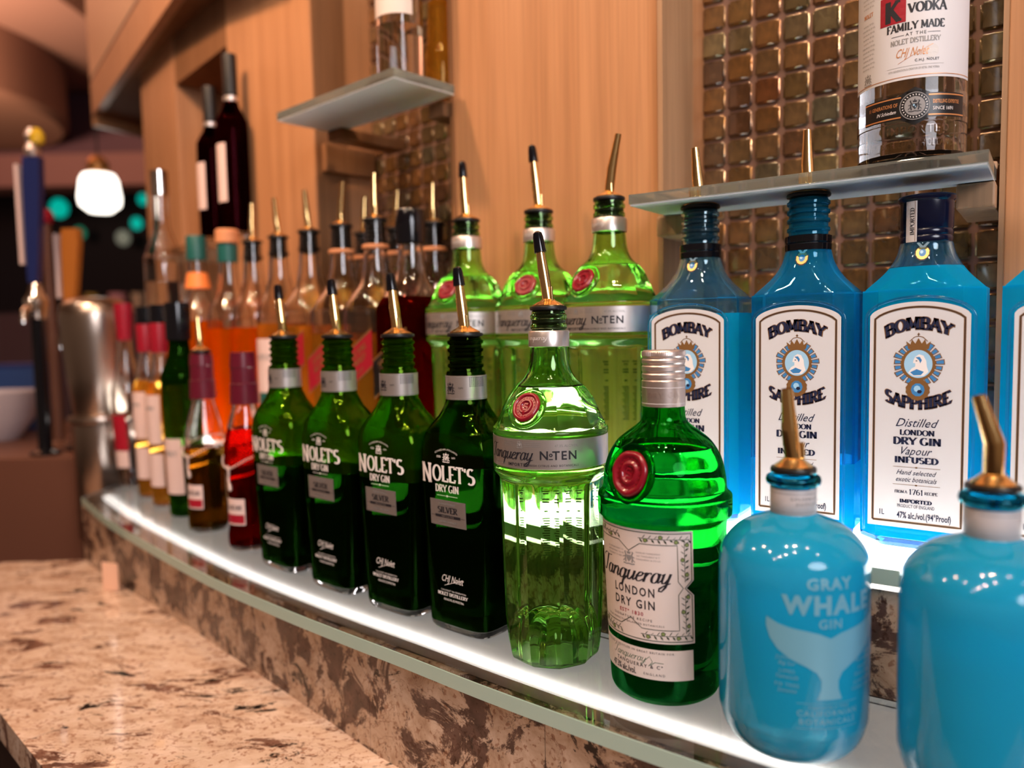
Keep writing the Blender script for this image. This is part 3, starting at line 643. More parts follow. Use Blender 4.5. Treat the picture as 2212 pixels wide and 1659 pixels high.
for px, py, r, m, lb in [(168, 455, .075, tealm, 'teal glowing globe lamp in the dark room, leftmost'), (344, 440, .044, tealm, 'teal glowing globe lamp, upper one left of the clear bottle'), (328, 490, .048, tealm, 'teal glowing globe lamp, lower of the pair left of the clear bottle'),
                     (208, 508, .050, gg2, 'dim green globe lamp under the white pendant'), (358, 552, .035, gg2, 'small green globe lamp lowest beside the bottles'), (298, 520, .06, wg, 'dim grey-white globe lamp in the dark room')]:
    Y = 7.0; X = (px - 1106) / 1661 * Y * 1.02; Z = .28 + (730 - py) / 1661 * Y
    o = thing('globe_lamp', lb, 'lamp', (X, Y, Z), 0, 'globe lamps in the far room'); lathe('globe', [(r * sin(pi * i / 12), -r * 1.15 * cos(pi * i / 12)) for i in range(13)], m, o, 20); lathe('cord', [(.004, r * 1.15), (.004, 1.9 - Z)], M['black'], o, 6)
# pendant lamp
pl = thing('pendant_lamp', 'white glowing glass pendant lamp with brass cap', 'lamp', (-1.36, 2.6, .69))
lathe('lamp_shade', [(.001, 0), (.035, .004), (.062, .026), (.066, .05), (.058, .11), (.048, .128), (.01, .132)], mat('opal_glass_lit', (1, 1, 1), .4, emit=(1, .93, .82), es=3.0), pl, 40, 60)
lathe('cap', [(.012, .1325), (.034, .134), (.034, .165), (.02, .185), (.006, .19)], mat('aged_brass', (.45, .20, .06), .35, .7), pl, 30)
lathe('cord', [(.003, .19), (.003, 1.2)], M['black'], pl, 8)
# ================================================================== bottles
def bottle(name, label, loc, deg, z=0.0, cat='bottle', group=None):
    return thing(name, label, cat, (loc[0], loc[1], z + .0004), radians(deg), group)
def rows(L, sub=4): return smoothprof([tuple(r) + (0,) * (4 - len(r)) if len(r) > 2 else (r[0], r[1], r[1], 0) for r in L], sub)
def threads(z0, z1, r, n, bump=.0012):
    o = []
    for i in range(n):
        z = z0 + (z1 - z0) * (i + .5) / n; h = (z1 - z0) / n
        o += [(z - h * .32, r, r, 0), (z - h * .16, r + bump, r + bump, 0), (z + h * .16, r + bump, r + bump, 0), (z + h * .32, r, r, 0)]
    return o
def copy_tree(o, parent=None):
    c = o.copy(); COL.objects.link(c); c.parent = parent
    for ch in list(o.children): copy_tree(ch, c)
    return c
def wax(parent, R, r, z, tilt, m='wax', gm=None):
    """embossed wax seal disc standing on the shoulder, front side"""
    prof = [(0, .0010), (r * .30, .0014), (r * .36, .0030), (r * .46, .0030), (r * .52, .0016), (r * .70, .0016), (r * .76, .0030), (r * .86, .0032), (r * .96, .0022), (r, .0004), (r * .98, -.002), (0, -.002)]
    rg = [circ(max(a, 1e-5), b, 48) for a, b in prof]
    for q in rg:
        for i, p in enumerate(q): k = 1 + .02 * sin(3 * i * pi / 24) + .012 * sin(7 * i * pi / 24); q[i] = (p[0] * k, p[1] * k * 1.12, p[2])
    o = Geo().rings(rg[::-1], False, False).obj('wax_seal', M[m], parent, 60)
    mt = Matrix.Translation((0, -R, z)) @ Matrix.Rotation(pi / 2 - tilt, 4, 'X'); o.data.transform(mt)
    pr = Print(lambda u, v, off: tuple(mt @ Vector((u, v, .0034 + off))), .01)
    pr.line([(r * .12, r * .2), (-r * .12, r * .22), (-r * .18, r * .05), (r * .12, -r * .05), (r * .14, -r * .22), (-r * .16, -r * .22)], r * .13, m, -.0017)
    for k in range(18):
        a = 2 * pi * k / 18; pr.line([(r * .58 * cos(a), r * .65 * sin(a)), (r * .66 * cos(a + .06), r * .74 * sin(a + .06))], r * .07, m, -.0013)
    pr.build('seal_emboss', o)
    if gm:
        g = Geo(); n = 48; tor = []
        for i in range(n):
            a = 2 * pi * i / n; c = Vector((cos(a) * r * 1.16, sin(a) * r * 1.28, -.0012)); d = Vector((cos(a), sin(a), 0)); tor.append([tuple(mt @ (c + d * .0028 * cos(b) + Vector((0, 0, .0028 * sin(b))))) for b in [2 * pi * k / 10 for k in range(10)]])
        for i in range(n):
            b = len(g.v); g.v += tor[i]
        for i in range(n):
            for k in range(10): g.f.append([i * 10 + k, i * 10 + (k + 1) % 10, ((i + 1) % n) * 10 + (k + 1) % 10, ((i + 1) % n) * 10 + k])
        ob = mesh_obj('seal_rim', g.v, g.f, gm, parent, None, 80)
        bm = bmesh.new(); bm.from_mesh(ob.data); bmesh.ops.recalc_face_normals(bm, faces=bm.faces[:]); bm.to_mesh(ob.data); bm.free()
    return o
# ---- ribbed green gin bottle with silver band
def ten_body(root):
    P = rows([(0, .0345, .0345, .5), (.004, .0385, .0385, 1), (.02, .0410, .0410, 1), (.045, .0424, .0424, 1), (.12, .0440, .0440, 1), (.148, .0448, .0448, 1), (.1550, .0452, .0452, .7), (.1590, .0470, .047, .1), (.162, .0484, .0484, 0), (.1665, .0485, .0485, 0), (.167, .0481, .0481, 0), (.1925, .0482, .0482, 0), (.1935, .0488, .0488, 0), (.1970, .0487, .0487, 0), (.1995, .0470, .0470, .25), (.2025, .0458, .0458, .7), (.209, .0424, .0424, .75), (.221, .0372, .0372, .7), (.2305, .0305, .0305, .5), (.2385, .0218, .0218, .25), (.2484, .0174, .0174, 0), (.262, .0158, .0158, 0)], 3) + threads(.277, .293, .0142, 2) + [(.294, .0140, .0140, 0)]
    th = thetas(60, [2 * pi * (i + .5) / 10 for i in range(10)])
    bottle_body(root, P, sec_flute(10), .2315, M['g_tenshell'], M['g_ten'], .0028, th, .0035, punt=(.046, .036, 10))
    lathe('silver_band', [(.0482, .1680), (.04855, .1681), (.04855, .1918), (.0482, .1919)], M['silver'], root, 72, 40, (False, False))
    f = wrap_const(.04857); pr = Print(f); x0 = 0
    pr.text('Tanqueray.', -.0150, .1755, .0118, 'ink', 'script', thick=.13, thin=.03, off=.00015, width=.0500)
    pr.text('N', .0185, .1762, .0068, 'ink', bold=.02, off=.00015); pr.text('o', .0240, .1786, .0038, 'ink', bold=.03, off=.00015); pr.line([(.0224, .1765), (.0256, .1765)], .0007, 'ink', .00015)
    pr.text('TEN', .0350, .1762, .0068, 'ink', space=1.2, bold=.02, off=.00015)
    pr.text('DISTILLED WITH', -.024, .1706, .0013, 'greyink', off=.00015, space=1.1); pr.text('IMPORTED', -.004, .1702, .0026, 'ink', off=.00015, space=1.2, bold=.01)
    pr.text('FRESH CITRUS AND BOTANICALS', .0260, .1705, .0017, 'ink', off=.00015, space=1.15)
    pr.crest(-.0020, .1880, .0066, 'greyink', .00015); pr.text('47.3% ALC/VOL.', .037, .1862, .0020, 'greyink', off=.00015)
    for i in range(3):
        pr.text('BY APPOINTMENT TO', -.0120, .1892 - i * .0016, .0009, 'greyink', off=.00015, space=1.1); pr.text('CHARLES TANQUERAY', .0090, .1892 - i * .0016, .0009, 'greyink', off=.00015, space=1.1)
    pr.build('band_lettering', root.children[-1])
    lathe('neck_band', [(.0161, .2640), (.0172, .2645), (.0172, .2765), (.0165, .2775), (.0148, .2778)], M['silver'], root, 48, 40, (False, False))
    nbk = root.children[-1]; Print(wrap_const(.01725)).text('Tanqueray', -.004, .2700, .0045, 'whiteink', 'script', thick=.08, thin=.02, off=.0001).build('band_lettering', nbk)
    wax(root, .0395, .0120, .2165, radians(35), gm=M['g_tenshell'])
    # back label with small print, seen through the glass
    bl = Print(lambda u, v, off: ((.0452 + off) * sin(pi + u / .0452), -(.0452 + off) * cos(pi + u / .0452), v), .004)
    for cx in (-.020, -.006, .008, .022):
        for k, w in enumerate((.009, .006, 0, .008, .008, 0, 0, .004)):
            if w: bl.rect(cx - w / 2, cx + w / 2, .138 - k * .0028, .1393 - k * .0028, 'leafink', .0002)
        for k in range(16): bl.rect(cx - .0045, cx + .0045 - .001 * (k % 3), .112 - k * .0022, .1131 - k * .0022, 'leafink', .0002)
    for cx in (-.004,): bl.rect(cx - .004, cx + .004, .050, .076, 'limestamp', .0003)
    bl.build('back_print', root)
M['limestamp'] = mat('lime_tax_sticker', (.20, .75, .05), .5)
K = bottle('gin_bottle', 'ribbed bright green gin bottle with red seal, on the lower shelf in front', (.0317, .6476), -31)
ten_body(K)
G_T = 'ribbed green gin bottles'
K['group'] = G_T
tens = [K]
for loc, deg, lb in [((.1015, .787), -46, 'ribbed green gin bottle beside the first blue bottle, uncapped gold spout leaning right'), ((.0331, .863), -24, 'ribbed green gin bottle standing second in the back row, seal facing forward'), ((-.0505, .921), -30, 'ribbed green gin bottle farthest left in the back row, next to the red bottle')]:
    c = copy_tree(K); c['label'] = lb; c.location = (*loc, .1004); c.rotation_euler = (0, 0, radians(deg)); c.scale = (1.04, 1.04, 1.04); tens.append(c)
pourer(K, .2965, .0143, (-.16, 0), True); pourer(tens[1], .2965, .0143, (.22, 0), False, .056); pourer(tens[2], .2965, .0143, (-.10, 0), True, .062); pourer(tens[3], .2965, .0143, (-.06, 0), True, .058)
# ---- emerald gin bottle with cream label
Lb = bottle('gin_bottle', 'emerald green gin bottle with cream botanical label and ridged screw cap', (.1156, .5851), -44.5)
PL = rows([(0, .0370), (.003, .0405), (.012, .0420), (.05, .0436), (.12, .0464), (.1330, .0470), (.1355, .0478), (.1370, .0500), (.1390, .0508), (.1510, .0508), (.1530, .0498), (.1550, .0478), (.1580, .0467), (.164, .0463), (.172, .0450), (.180, .0428), (.187, .0393), (.1935, .0345), (.2, .0265), (.2045, .0205), (.209, .0168), (.2185, .0158), (.24, .0145)], 4)
bottle_body(Lb, PL, sec_round, .1885, M['g_lonshell'], M['g_lon'], .003, thetas(72), .005)
cp = lathe('screw_cap', [(0, .2615), (.0150, .2613), (.0158, .2605), (.0163, .2592), (.0163, .2570), (.0157, .2560), (.0157, .2548), (.0163, .2540), (.0163, .2520), (.0157, .2510), (.0157, .2500), (.0163, .2492), (.0163, .2460), (.0158, .2452), (.0158, .2440), (.0163, .2432), (.0163, .2405), (.0157, .2398), (.0157, .2390), (.0164, .2382), (.0164, .2190), (.0158, .2188)][::-1], M['silver_matt'], Lb, 60, 25)
g = Geo()
for k in range(70):
    a = 2 * pi * k / 70; bx = [(.0162, -.00028), (.0166, 0), (.0162, .00028)]
    g.rings([[(r * cos(a) - t * sin(a), r * sin(a) + t * cos(a), z) for r, t in bx] for z in (.2572, .2605)])
g.obj('knurling', M['silver_matt'], cp, 30)
Print(wrap_const(.01645)).text('LONDON DRY GIN', -.0055, .2262, .0040, 'silver_matt', off=.00035, bold=.0, space=1.25).line([(-.03, .2215), (.03, .2215)], .0004, 'whiteink', .0002).line([(-.03, .2335), (.03, .2335)], .0004, 'whiteink', .0002).build('cap_lettering', cp)
wax(Lb, .0440, .0152, .1730, radians(14), gm=M['g_lon'])
fL = wrap_round(PL)
def notch(x, w): return max(0., w - abs(x)) 
lbl = patch('label', lambda q, p, o: fL(p, q, o), .0495, .1335, -.0475, lambda z: .0475 - notch(z - .0915, .0055), .00045, M['cream'], Lb, 60, 30)
pr = Print(fL, .003)
def leafy(pr, x0, y0, x1, y1, w, off):
    L = sqrt((x1 - x0) ** 2 + (y1 - y0) ** 2); n = int(L / .0021); dx, dy = (x1 - x0) / L, (y1 - y0) / L
    for i in range(n):
        t = (i + .5) * L / n; s = w * .5 * random.uniform(.5, .9) * (1 if i % 2 else -1); bx, by = x0 + dx * t, y0 + dy * t
        ex, ey = bx - dy * s + dx * .0022, by + dx * s + dy * .0022; mx, my = (bx + ex) / 2, (by + ey) / 2; q = .00065
        pr.poly([(bx, by), (mx - dy * q * .5 + dx * q, my + dx * q * .5 + dy * q), (ex, ey), (mx + dy * q * .5 - dx * q, my - dx * q * .5 - dy * q)], 'leafink', off)
        if i % 5 == 2: pr.disc(bx - dy * s * .6, by + dx * s * .6, .0016, .0016, 'leafink', off + .00005, 12); pr.disc(bx - dy * s * .6, by + dx * s * .6, .0012, .0012, 'berryink', off + .0001, 12)
    pr.line([(x0, y0), (x1, y1)], .0004, 'leafink', off)
O = .0006; xo, xi, yt, yb = .0460, .0360, .1317, .0513; xc = 0.0
outer = [(-.046, yt), (xo, yt), (xo, .0970), (xo - .0052, .0915), (xo, .0860), (xo, yb), (-.046, yb), (-.046, yt)]
inner = [(-.036, yt - .0085), (xc - .009, yt - .0085), (xc, yt - .0150), (xc + .009, yt - .0085), (xi, yt - .0085), (xi, .0965), (xi + .0035, .0915), (xi, .0865), (xi, yb + .0085), (xc + .009, yb + .0085), (xc, yb + .0150), (xc - .009, yb + .0085), (-.036, yb + .0085), (-.036, yt - .0085)]
pr.line(outer, .0006, 'leafink', O); pr.line(inner, .0005, 'leafink', O)
for q in [(-.045, yt - .0043, xc - .009, yt - .0043), (xc + .008, yt - .0043, xo - .001, yt - .0043), (-.045, yb + .0043, xc - .009, yb + .0043), (xc + .008, yb + .0043, xo - .001, yb + .0043), (xi + .005, yb + .006, xi + .005, .086), (xi + .005, .096, xi + .005, yt - .005), (-xi - .005, yb + .006, -xi - .005, yt - .005)]: leafy(pr, *q, .0080, O)
pr.crest(xc, .1118, .0115, 'greyink', O)
for i in range(3): pr.text('BY APPOINTMENT TO HER MAJESTY'[i * 3:i * 3 + 17], xc - .0135, .1158 - i * .0025, .0011, 'greyink', off=O, space=1.15); pr.text('CHARLES TANQUERAY & CO LONDON'[i * 4:i * 4 + 17], xc + .0150, .1158 - i * .0025, .0011, 'greyink', off=O, space=1.15)
pr.text('Tanqueray', xc - .001, .0950, .0145, 'ink', 'script', off=O, width=.066, thick=.15, thin=.028)
pr.text('LONDON', xc + .002, .0840, .0064, 'ink', off=O, space=1.3, bold=.018, width=.034); pr.text('DRY GIN', xc + .002, .0745, .0064, 'ink', off=O, space=1.3, bold=.018, width=.034)
pr.text('ESTº 1830', xc, .0690, .0028, 'redink', off=O, space=1.25, bold=.015)
pr.text('SIGNATURE RECIPE', xc, .0652, .0019, 'ink', off=O, space=1.5); pr.text('FOUR PERFECTLY BALANCED BOTANICALS', xc, .0620, .0014, 'ink', off=O, space=1.35)
pr.build('label_print', lbl)
l2 = patch('lower_label', fL, -.0460, .0460, .0215, .0445, .00045, M['cream'], Lb, 50, 4); pr = Print(fL, .003)
pr.text('DISTILLED & BOTTLED IN GREAT BRITAIN FOR', 0, .0412, .0016, 'ink', off=O, space=1.35)
pr.text('Tanqueray', xc - .004, .0345, .0062, 'greenink', 'script', off=O, thick=.07, thin=.03); pr.line([(.010, .0352), (.014, .039), (.016, .035), (.013, .0315), (.018, .035), (.024, .0345)], .0004, 'greenink', O)
pr.text('TANQUERAY & Cº', .004, .0300, .0026, 'ink', off=O, space=1.35, bold=.01); pr.text('47.3% alc./vol.', -.009, .0235, .0048, 'ink', off=O, sx=.62, bold=.02); pr.text('ENGLAND', .0170, .0245, .0018, 'ink', off=O, space=1.5); pr.build('label_print', l2)
# ---- sea-blue cloudy bottles
def whale(root, cap):
    PW = rows([(0, .020), (.0012, .030), (.005, .0375), (.012, .0430), (.022, .0462), (.035, .0473), (.110, .0475), (.1265, .0466), (.134, .0447), (.142, .0390), (.148, .0318), (.1518, .0235), (.1548, .0162), (.158, .0141), (.1735, .0140)], 4)
    g = Geo().rings([circ(w[1], w[0], 72) for w in PW]).obj('glass', M['g_whale'], root, 50)
    lathe('lip', [(.0120, .1738), (.0150, .1742), (.0168, .1752), (.0174, .1775), (.0168, .1798), (.0150, .1810), (.0110, .1812)], M['g_whalelip'], root, 48, 60)
    lathe('neck_label', [(.01435, .1562), (.01445, .1563), (.01445, .1728), (.01435, .1729)], mat('grey_paper', (.52, .47, .47), .5), root, 48, 60, (False, False))
    Print(wrap_const(.0145)).text('GOLDEN STATE', .004, .1662, .0020, 'greyink', off=.0001, space=1.3).text('DISTILLERY', .004, .1628, .0020, 'greyink', off=.0001, space=1.3).line([(-.03, .1702), (.03, .1702)], .0003, 'greyink', .0001).line([(-.03, .1585), (.03, .1585)], .0003, 'greyink', .0001).build('label_lettering', root.children[-1])
    pr = Print(wrap_round(PW), .003); O = .00025; m = 'greyfrost'
    pr.text('GRAY', 0, .1195, .0066, m, bold=.035, space=1.15, off=O, width=.029); pr.text('WHALE', .001, .1045, .0108, m, bold=.05, space=1.2, off=O, width=.060); pr.text('GIN', .0, .0955, .0056, m, bold=.02, space=1.15, off=O)
    half = [(0, .0775), (-.006, .0808), (-.014, .0830), (-.022, .0845), (-.029, .0868), (-.0350, .0905), (-.0352, .084), (-.0330, .0755), (-.0285, .0680), (-.0215, .0620), (-.0135, .0575), (-.0075, .0530), (-.0050, .0470), (-.0052, .0410), (-.0075, .0335)]
    half = [(x * 1.08, .051 + (y - .0335) * .87) for x, y in half]; pr.poly(half + [(-x, y) for x, y in half[:0:-1]], m, O)
    for k, (a, b) in enumerate((('JUNIPER', 'Big Sur'), ('LIMES', 'Temecula'), ('FIR TREE', 'Sonoma'))):
        pr.text(a, -.0255, .0755 - k * .0086, .0022, m, off=O, space=1.2); pr.text(b, -.0255, .0720 - k * .0086, .0024, m, off=O, shear=.3)
    for k, (a, b) in enumerate((('SEA KELP', 'Mendocino'), ('MINT', 'Santa Cruz'), ('ALMONDS', 'Central Valley'))):
        pr.text(a, .0255, .0755 - k * .0086, .0022, m, off=O, space=1.2); pr.text(b, .0255, .0720 - k * .0086, .0024, m, off=O, shear=.3)
    pr.text('Inspired by 6 Wild', .0, .0455, .0024, m, off=O, shear=.3); pr.text('CALIFORNIAN', 0, .0408, .0036, m, off=O, space=1.25, bold=.01); pr.text('BOTANICALS', 0, .0355, .0036, m, off=O, space=1.25, bold=.01)
    pr.line([(-.020, .0488), (.020, .0488)], .0003, m, O); pr.line([(-.020, .0330), (.020, .0330)], .0003, m, O)
    pr.build('front_print', root.children[0])
    pourer(root, .1846, .0132, (-.10, 0) if not cap else (-.094, .177), False, .048, 1.15, False)
Wa = bottle('gin_bottle', 'cloudy sea-blue gin bottle with grey whale tail print, at the right front', (.1835, .4990), 7, group='cloudy sea-blue gin bottles'); whale(Wa, 0)
Wb = bottle('gin_bottle', 'cloudy sea-blue gin bottle cut off by the right edge of the photo', (.2735, .4335), 62, group='cloudy sea-blue gin bottles'); whale(Wb, 1)
# ---- dark green gin bottles with white lettering
def nolet(root, fill, shell='g_nolshell'):
    P = rows([(0, .0325, .0205, 1), (.003, .0345, .0225, 1), (.03, .0358, .0235, 1), (.10, .0385, .0255, 1), (.148, .0400, .0265, 1), (.165, .0400, .0265, 1), (.176, .0383, .0260, 1), (.185, .0345, .0248, .9), (.193, .0290, .0225, .7), (.200, .0235, .0205, .4), (.208, .0195, .0188, .15), (.2165, .0174, .0174, 0), (.2395, .0168, .0168, 0), (.2415, .0142, .0142, 0)], 4) + threads(.243, .272, .0137, 4, .0016) + [(.2725, .0132, .0132, 0)]
    bottle_body(root, P, sec_super, fill, M[shell], M['g_nol'], .0030, thetas(64), .007, M['g_clear'])
    bd = lathe('neck_band', [(.0172, .2160), (.01755, .2162), (.01755, .2378), (.0172, .2380)], M['silver'], root, 48, 40, (False, False))
    pb = Print(wrap_const(.0176)); pb.crest(-.002, .2270, .0115, 'ink', .0001); pb.text('1691', .0085, .2262, .0017, 'ink', off=.0001); pb.text('ESTD', -.0125, .2262, .0017, 'ink', off=.0001)
    for z in (.2172, .2366): pb.line([(-.05, z), (.05, z)], .0003, 'greyink', .0001)
    for i in range(9):
        for j in range(7): pb.disc(.0165 + i * .0016, .2285 + j * .0013 , .0005, .0005, 'ink', .0001, 6)
    pb.build('band_print', bd)
    f = wrap_super(P); pr = Print(f, .004); O = .0002; w = 'whiteink'
    pr.text("N", -.0242, .1400, .0175, w, 'serif', O, thick=.18, thin=.09, serif=.12, width=.0130); pr.text("OLET'S", .0070, .1425, .0140, w, 'serif', O, thick=.20, thin=.09, serif=.12, width=.0475)
    pr.text('DRY GIN', 0, .1325, .0065, w, 'serif', O, thick=.20, thin=.08, width=.027)
    pr.line([(-.012, .1290), (.012, .1290)], .0004, w, O); pr.disc(0, .1290, .0010, .0010, w, O, 10)
    pr.crest(0, .1645, .0095, w, O, 'leafink'); pr.text('ESTD', -.0085, .1640, .0017, w, 'serif', O); pr.text('1691', .0085, .1640, .0017, w, off=O)
    pr.text('SCHIEDAM-HOLLAND', 0, .1690, .0016, w, off=O, space=1.2, warp=lambda x, y: (x, y - x * x * 22 + .002))
    pr.text('CHJ Nolet', .002, .0480, .0066, w, 'sans', O, shear=.5, sx=.62); pr.line([(-.008, .0440), (.014, .0530)], .0004, w, O)
    pr.text('C.H.J. NOLET 10th GENERATION', .002, .0390, .0014, w, off=O); pr.text('NOLET DISTILLERY', .001, .0345, .0030, w, 'serif', O, thick=.2, thin=.09, width=.035); pr.text('47.6% ALC./VOL. (95.2 PROOF) 750mL', .002, .0300, .0020, w, off=O, sx=.5, bold=.015)
    pr.build('front_lettering', root.children[1])
    lb = patch('silver_label', f, -.0205, .0205, .1010, .1250, .0004, M['silver'], root, 16, 2); p2 = Print(f, .004); O = .0006
    p2.text('NOLET DISTILLERY', 0, .1205, .0018, 'greyink', 'serif', O, thick=.2, thin=.1); p2.text('SILVER', 0, .1132, .0054, 'ink', 'serif', O, thick=.22, thin=.07, width=.023)
    p2.rect(-.0145, .0145, .1088, .1112, 'ink', O); p2.text('I M P O R T E D', 0, .1092, .0015, 'silver', off=O + .0001, bold=.02); p2.line([(-.0195, .1100), (-.0145, .1100)], .0003, 'ink', O); p2.line([(.0145, .1100), (.0195, .1100)], .0003, 'ink', O)
    p2.text('SCHIEDAM - HOLLAND', 0, .1040, .0018, 'greyink', 'serif', O, thick=.2, thin=.1)
    p2.line([(-.0198, .1018), (.0198, .1018), (.0198, .1242), (-.0198, .1242), (-.0198, .1018)], .0003, 'greyink', O); p2.build('label_print', lb)
GN = 'dark green gin bottles on the lower shelf'
for loc, deg, fill, lb in [((-.0425, .712), -40, .157, 'dark green gin bottle nearest the ribbed green bottle, front row'), ((-.1135, .770), -40, .134, 'dark green gin bottle, second from the ribbed green bottle'),
                       ((-.189, .838), -41, .131, 'dark green gin bottle, third from the ribbed green bottle'), ((-.271, .917), -42, .127, 'dark green gin bottle beside the red-liquid beaded bottle')]:
    b = bottle('gin_bottle', lb, loc, deg, group=GN); b.scale = (1.09, 1.09, 1.0); nolet(b, fill, 'g_nolshell_dark' if fill > .15 else 'g_nolshell'); pourer(b, .2755, .0140, (-.13, 0), True, .054)
# ---- blue gin bottles
def bombay_print(lbl, f):
    pr = Print(f, .02); O = .0007; R1 = .040
    def archw(k): return lambda x, y: (x, y - k * x * x)
    def arc_out(h, a, xx): 
        pts = [(-xx, .0215), (-xx, a)] + [(-xx + 2 * xx * i / 20, a + (h - a) * (1 - ((i - 10) / 10.) ** 2) ** .75) for i in range(1, 20)] + [(xx, a), (xx, .0215), (-xx, .0215)]; return pts
    pr.line(arc_out(.1905, .1815, .0308), .0017, 'goldink', O, .004); pr.line(arc_out(.1905, .1815, .0308), .0006, 'ink', O + 5e-5, .004)
    for m, o2, th, b in (('goldink', 0, .36, .20), ('navyink', 1e-4, .26, .11)):
        pr.text('BOMBAY', 0, .1690, .0088, m, 'serif', O + o2, thick=th, thin=b, serif=.17 if m == 'goldink' else .14, width=.0455 + (.001 if m == 'goldink' else 0), warp=lambda x, y: (x * (1 + (y - .169) * 6), y + .0045 - 13 * x * x))
        pr.text('SAPPHIRE', 0, .1150, .0088, m, 'serif', O + o2, thick=th, thin=b, serif=.17 if m == 'goldink' else .14, width=.0470 + (.001 if m == 'goldink' else 0), warp=lambda x, y: (x * (1 - (y - .115) * 4), y - .0035 + 12 * x * x))
    cyy = .1465
    for i in range(18):
        a = radians(58 - i * (296 / 17.)); r0, r1 = .0118, (.0170 if i % 3 else .0182); d = radians(6.6)
        pr.poly([(r0 * cos(a - d), cyy + r0 * sin(a - d)), (r1 * cos(a - d), cyy + r1 * sin(a - d)), (r1 * cos(a + d), cyy + r1 * sin(a + d)), (r0 * cos(a + d), cyy + r0 * sin(a + d))], 'goldink', O)
        d *= .68; r0 += .0007; r1 -= .0007
        pr.poly([(r0 * cos(a - d), cyy + r0 * sin(a - d)), (r1 * cos(a - d), cyy + r1 * sin(a - d)), (r1 * cos(a + d), cyy + r1 * sin(a + d)), (r0 * cos(a + d), cyy + r0 * sin(a + d))], 'blueink', O + 5e-5)
    pr.disc(0, cyy, .0118, .0128, 'goldink', O + 1e-4, 36); pr.disc(0, cyy, .0098, .0108, 'skyink', O + 1.5e-4, 36)
    pr.poly([(-.0070, cyy - .0070), (-.0045, cyy - .0035), (-.0020, cyy - .0020), (-.0020, cyy + .0005), (-.0036, cyy + .0008), (-.0032, cyy + .0030), (-.0022, cyy + .0055), (.0005, cyy + .0075), (.0035, cyy + .0065), (.0055, cyy + .0025), (.0060, cyy - .0020), (.0072, cyy - .0060), (.0040, cyy - .0092), (-.0030, cyy - .0095)], 'whiteink', O + 2e-4)
    pr.poly([(-.0020, cyy + .0052), (.0010, cyy + .0055), (.0025, cyy + .0030), (.0015, cyy + .0005), (.0005, cyy + .0030)], 'blueink', O + 2.5e-4); pr.poly([(-.0055, cyy - .0065), (-.0010, cyy - .0040), (.0040, cyy - .0060), (.0020, cyy - .0085), (-.0030, cyy - .0088)], 'blueink', O + 2.5e-4); pr.disc(-.0012, cyy + .0024, .0007, .0004, 'navyink', O + 2.6e-4, 8)
    crown = [(-.0070, .1580), (-.0085, .1640), (-.0055, .1615), (-.0045, .1655), (-.0022, .1622), (0, .1665), (.0022, .1622), (.0045, .1655), (.0055, .1615), (.0085, .1640), (.0070, .1580)]
    pr.poly(crown, 'goldink', O + 1.2e-4); pr.line([(-.0062, .1640), (-.003, .1672), (0, .1680), (.003, .1672), (.0062, .1640)], .0005, 'goldink', O); pr.line([(0, .1680), (0, .1705)], .0006, 'goldink', O); pr.line([(-.0010, .1694), (.0010, .1694)], .0006, 'goldink', O)
    gy = .1265
    pr.poly([((.0086 if i % 2 else .0080) * cos(pi * i / 14), gy + (.0086 if i % 2 else .0080) * sin(pi * i / 14)) for i in range(28)], 'goldink', O + 1.3e-4); pr.disc(0, gy, .0048, .0052, 'blueink', O + 1.8e-4, 10); pr.disc(-.0004, gy + .0008, .0024, .0026, 'skyink', O + 2.2e-4, 8); pr.disc(.0012, gy - .0014, .0018, .0015, 'navyink', O + 2.4e-4, 6)
    k = 'navyink'
    pr.text('Distilled', 0, .0975, .0066, k, off=O, shear=.45, sx=.85, width=.0300); pr.text('LONDON', 0, .0910, .0040, k, 'serif', O, thick=.24, thin=.08, width=.0240); pr.text('DRY GIN', 0, .0835, .0055, k, 'serif', O, thick=.26, thin=.08, width=.0330)
    pr.text('Vapour', 0, .0755, .0062, k, off=O, shear=.45, width=.0215); pr.text('INFUSED', 0, .0690, .0046, k, 'serif', O, thick=.26, thin=.09, width=.0305)
    pr.line([(-.0165, .0655), (.0165, .0655)], .0003, 'goldink', O); pr.disc(0, .0655, .0010, .0006, 'goldink', O, 8)
    pr.text('Hand selected', 0, .0595, .0038, k, off=O, shear=.45, width=.0280); pr.text('exotic botanicals', 0, .0540, .0038, k, off=O, shear=.45, width=.0285); pr.line([(-.0165, .0515), (.0165, .0515)], .0003, 'goldink', O); pr.disc(0, .0515, .0010, .0006, 'goldink', O, 8)
    pr.text('FROM A', -.0105, .0447, .0022, k, 'serif', O, width=.009); pr.text('1761', 0, .0440, .0042, k, 'serif', O, thick=.16, thin=.06, width=.0095); pr.text('RECIPE', .0105, .0447, .0022, k, 'serif', O, width=.009)
    pr.text('IMPORTED', 0, .0372, .0027, k, 'serif', O, thick=.28, thin=.12, width=.0225); pr.text('PRODUCT OF ENGLAND', 0, .0333, .0026, k, off=O, width=.0260)
    pr.text('1L', -.0240, .0262, .0044, k, off=O, sx=.7, bold=.01); pr.text('47% alc./vol.(94°Proof)', .0055, .0248, .0050, k, off=O, width=.0375, bold=.02)
    pr.build('label_print', lbl)
_bl = []
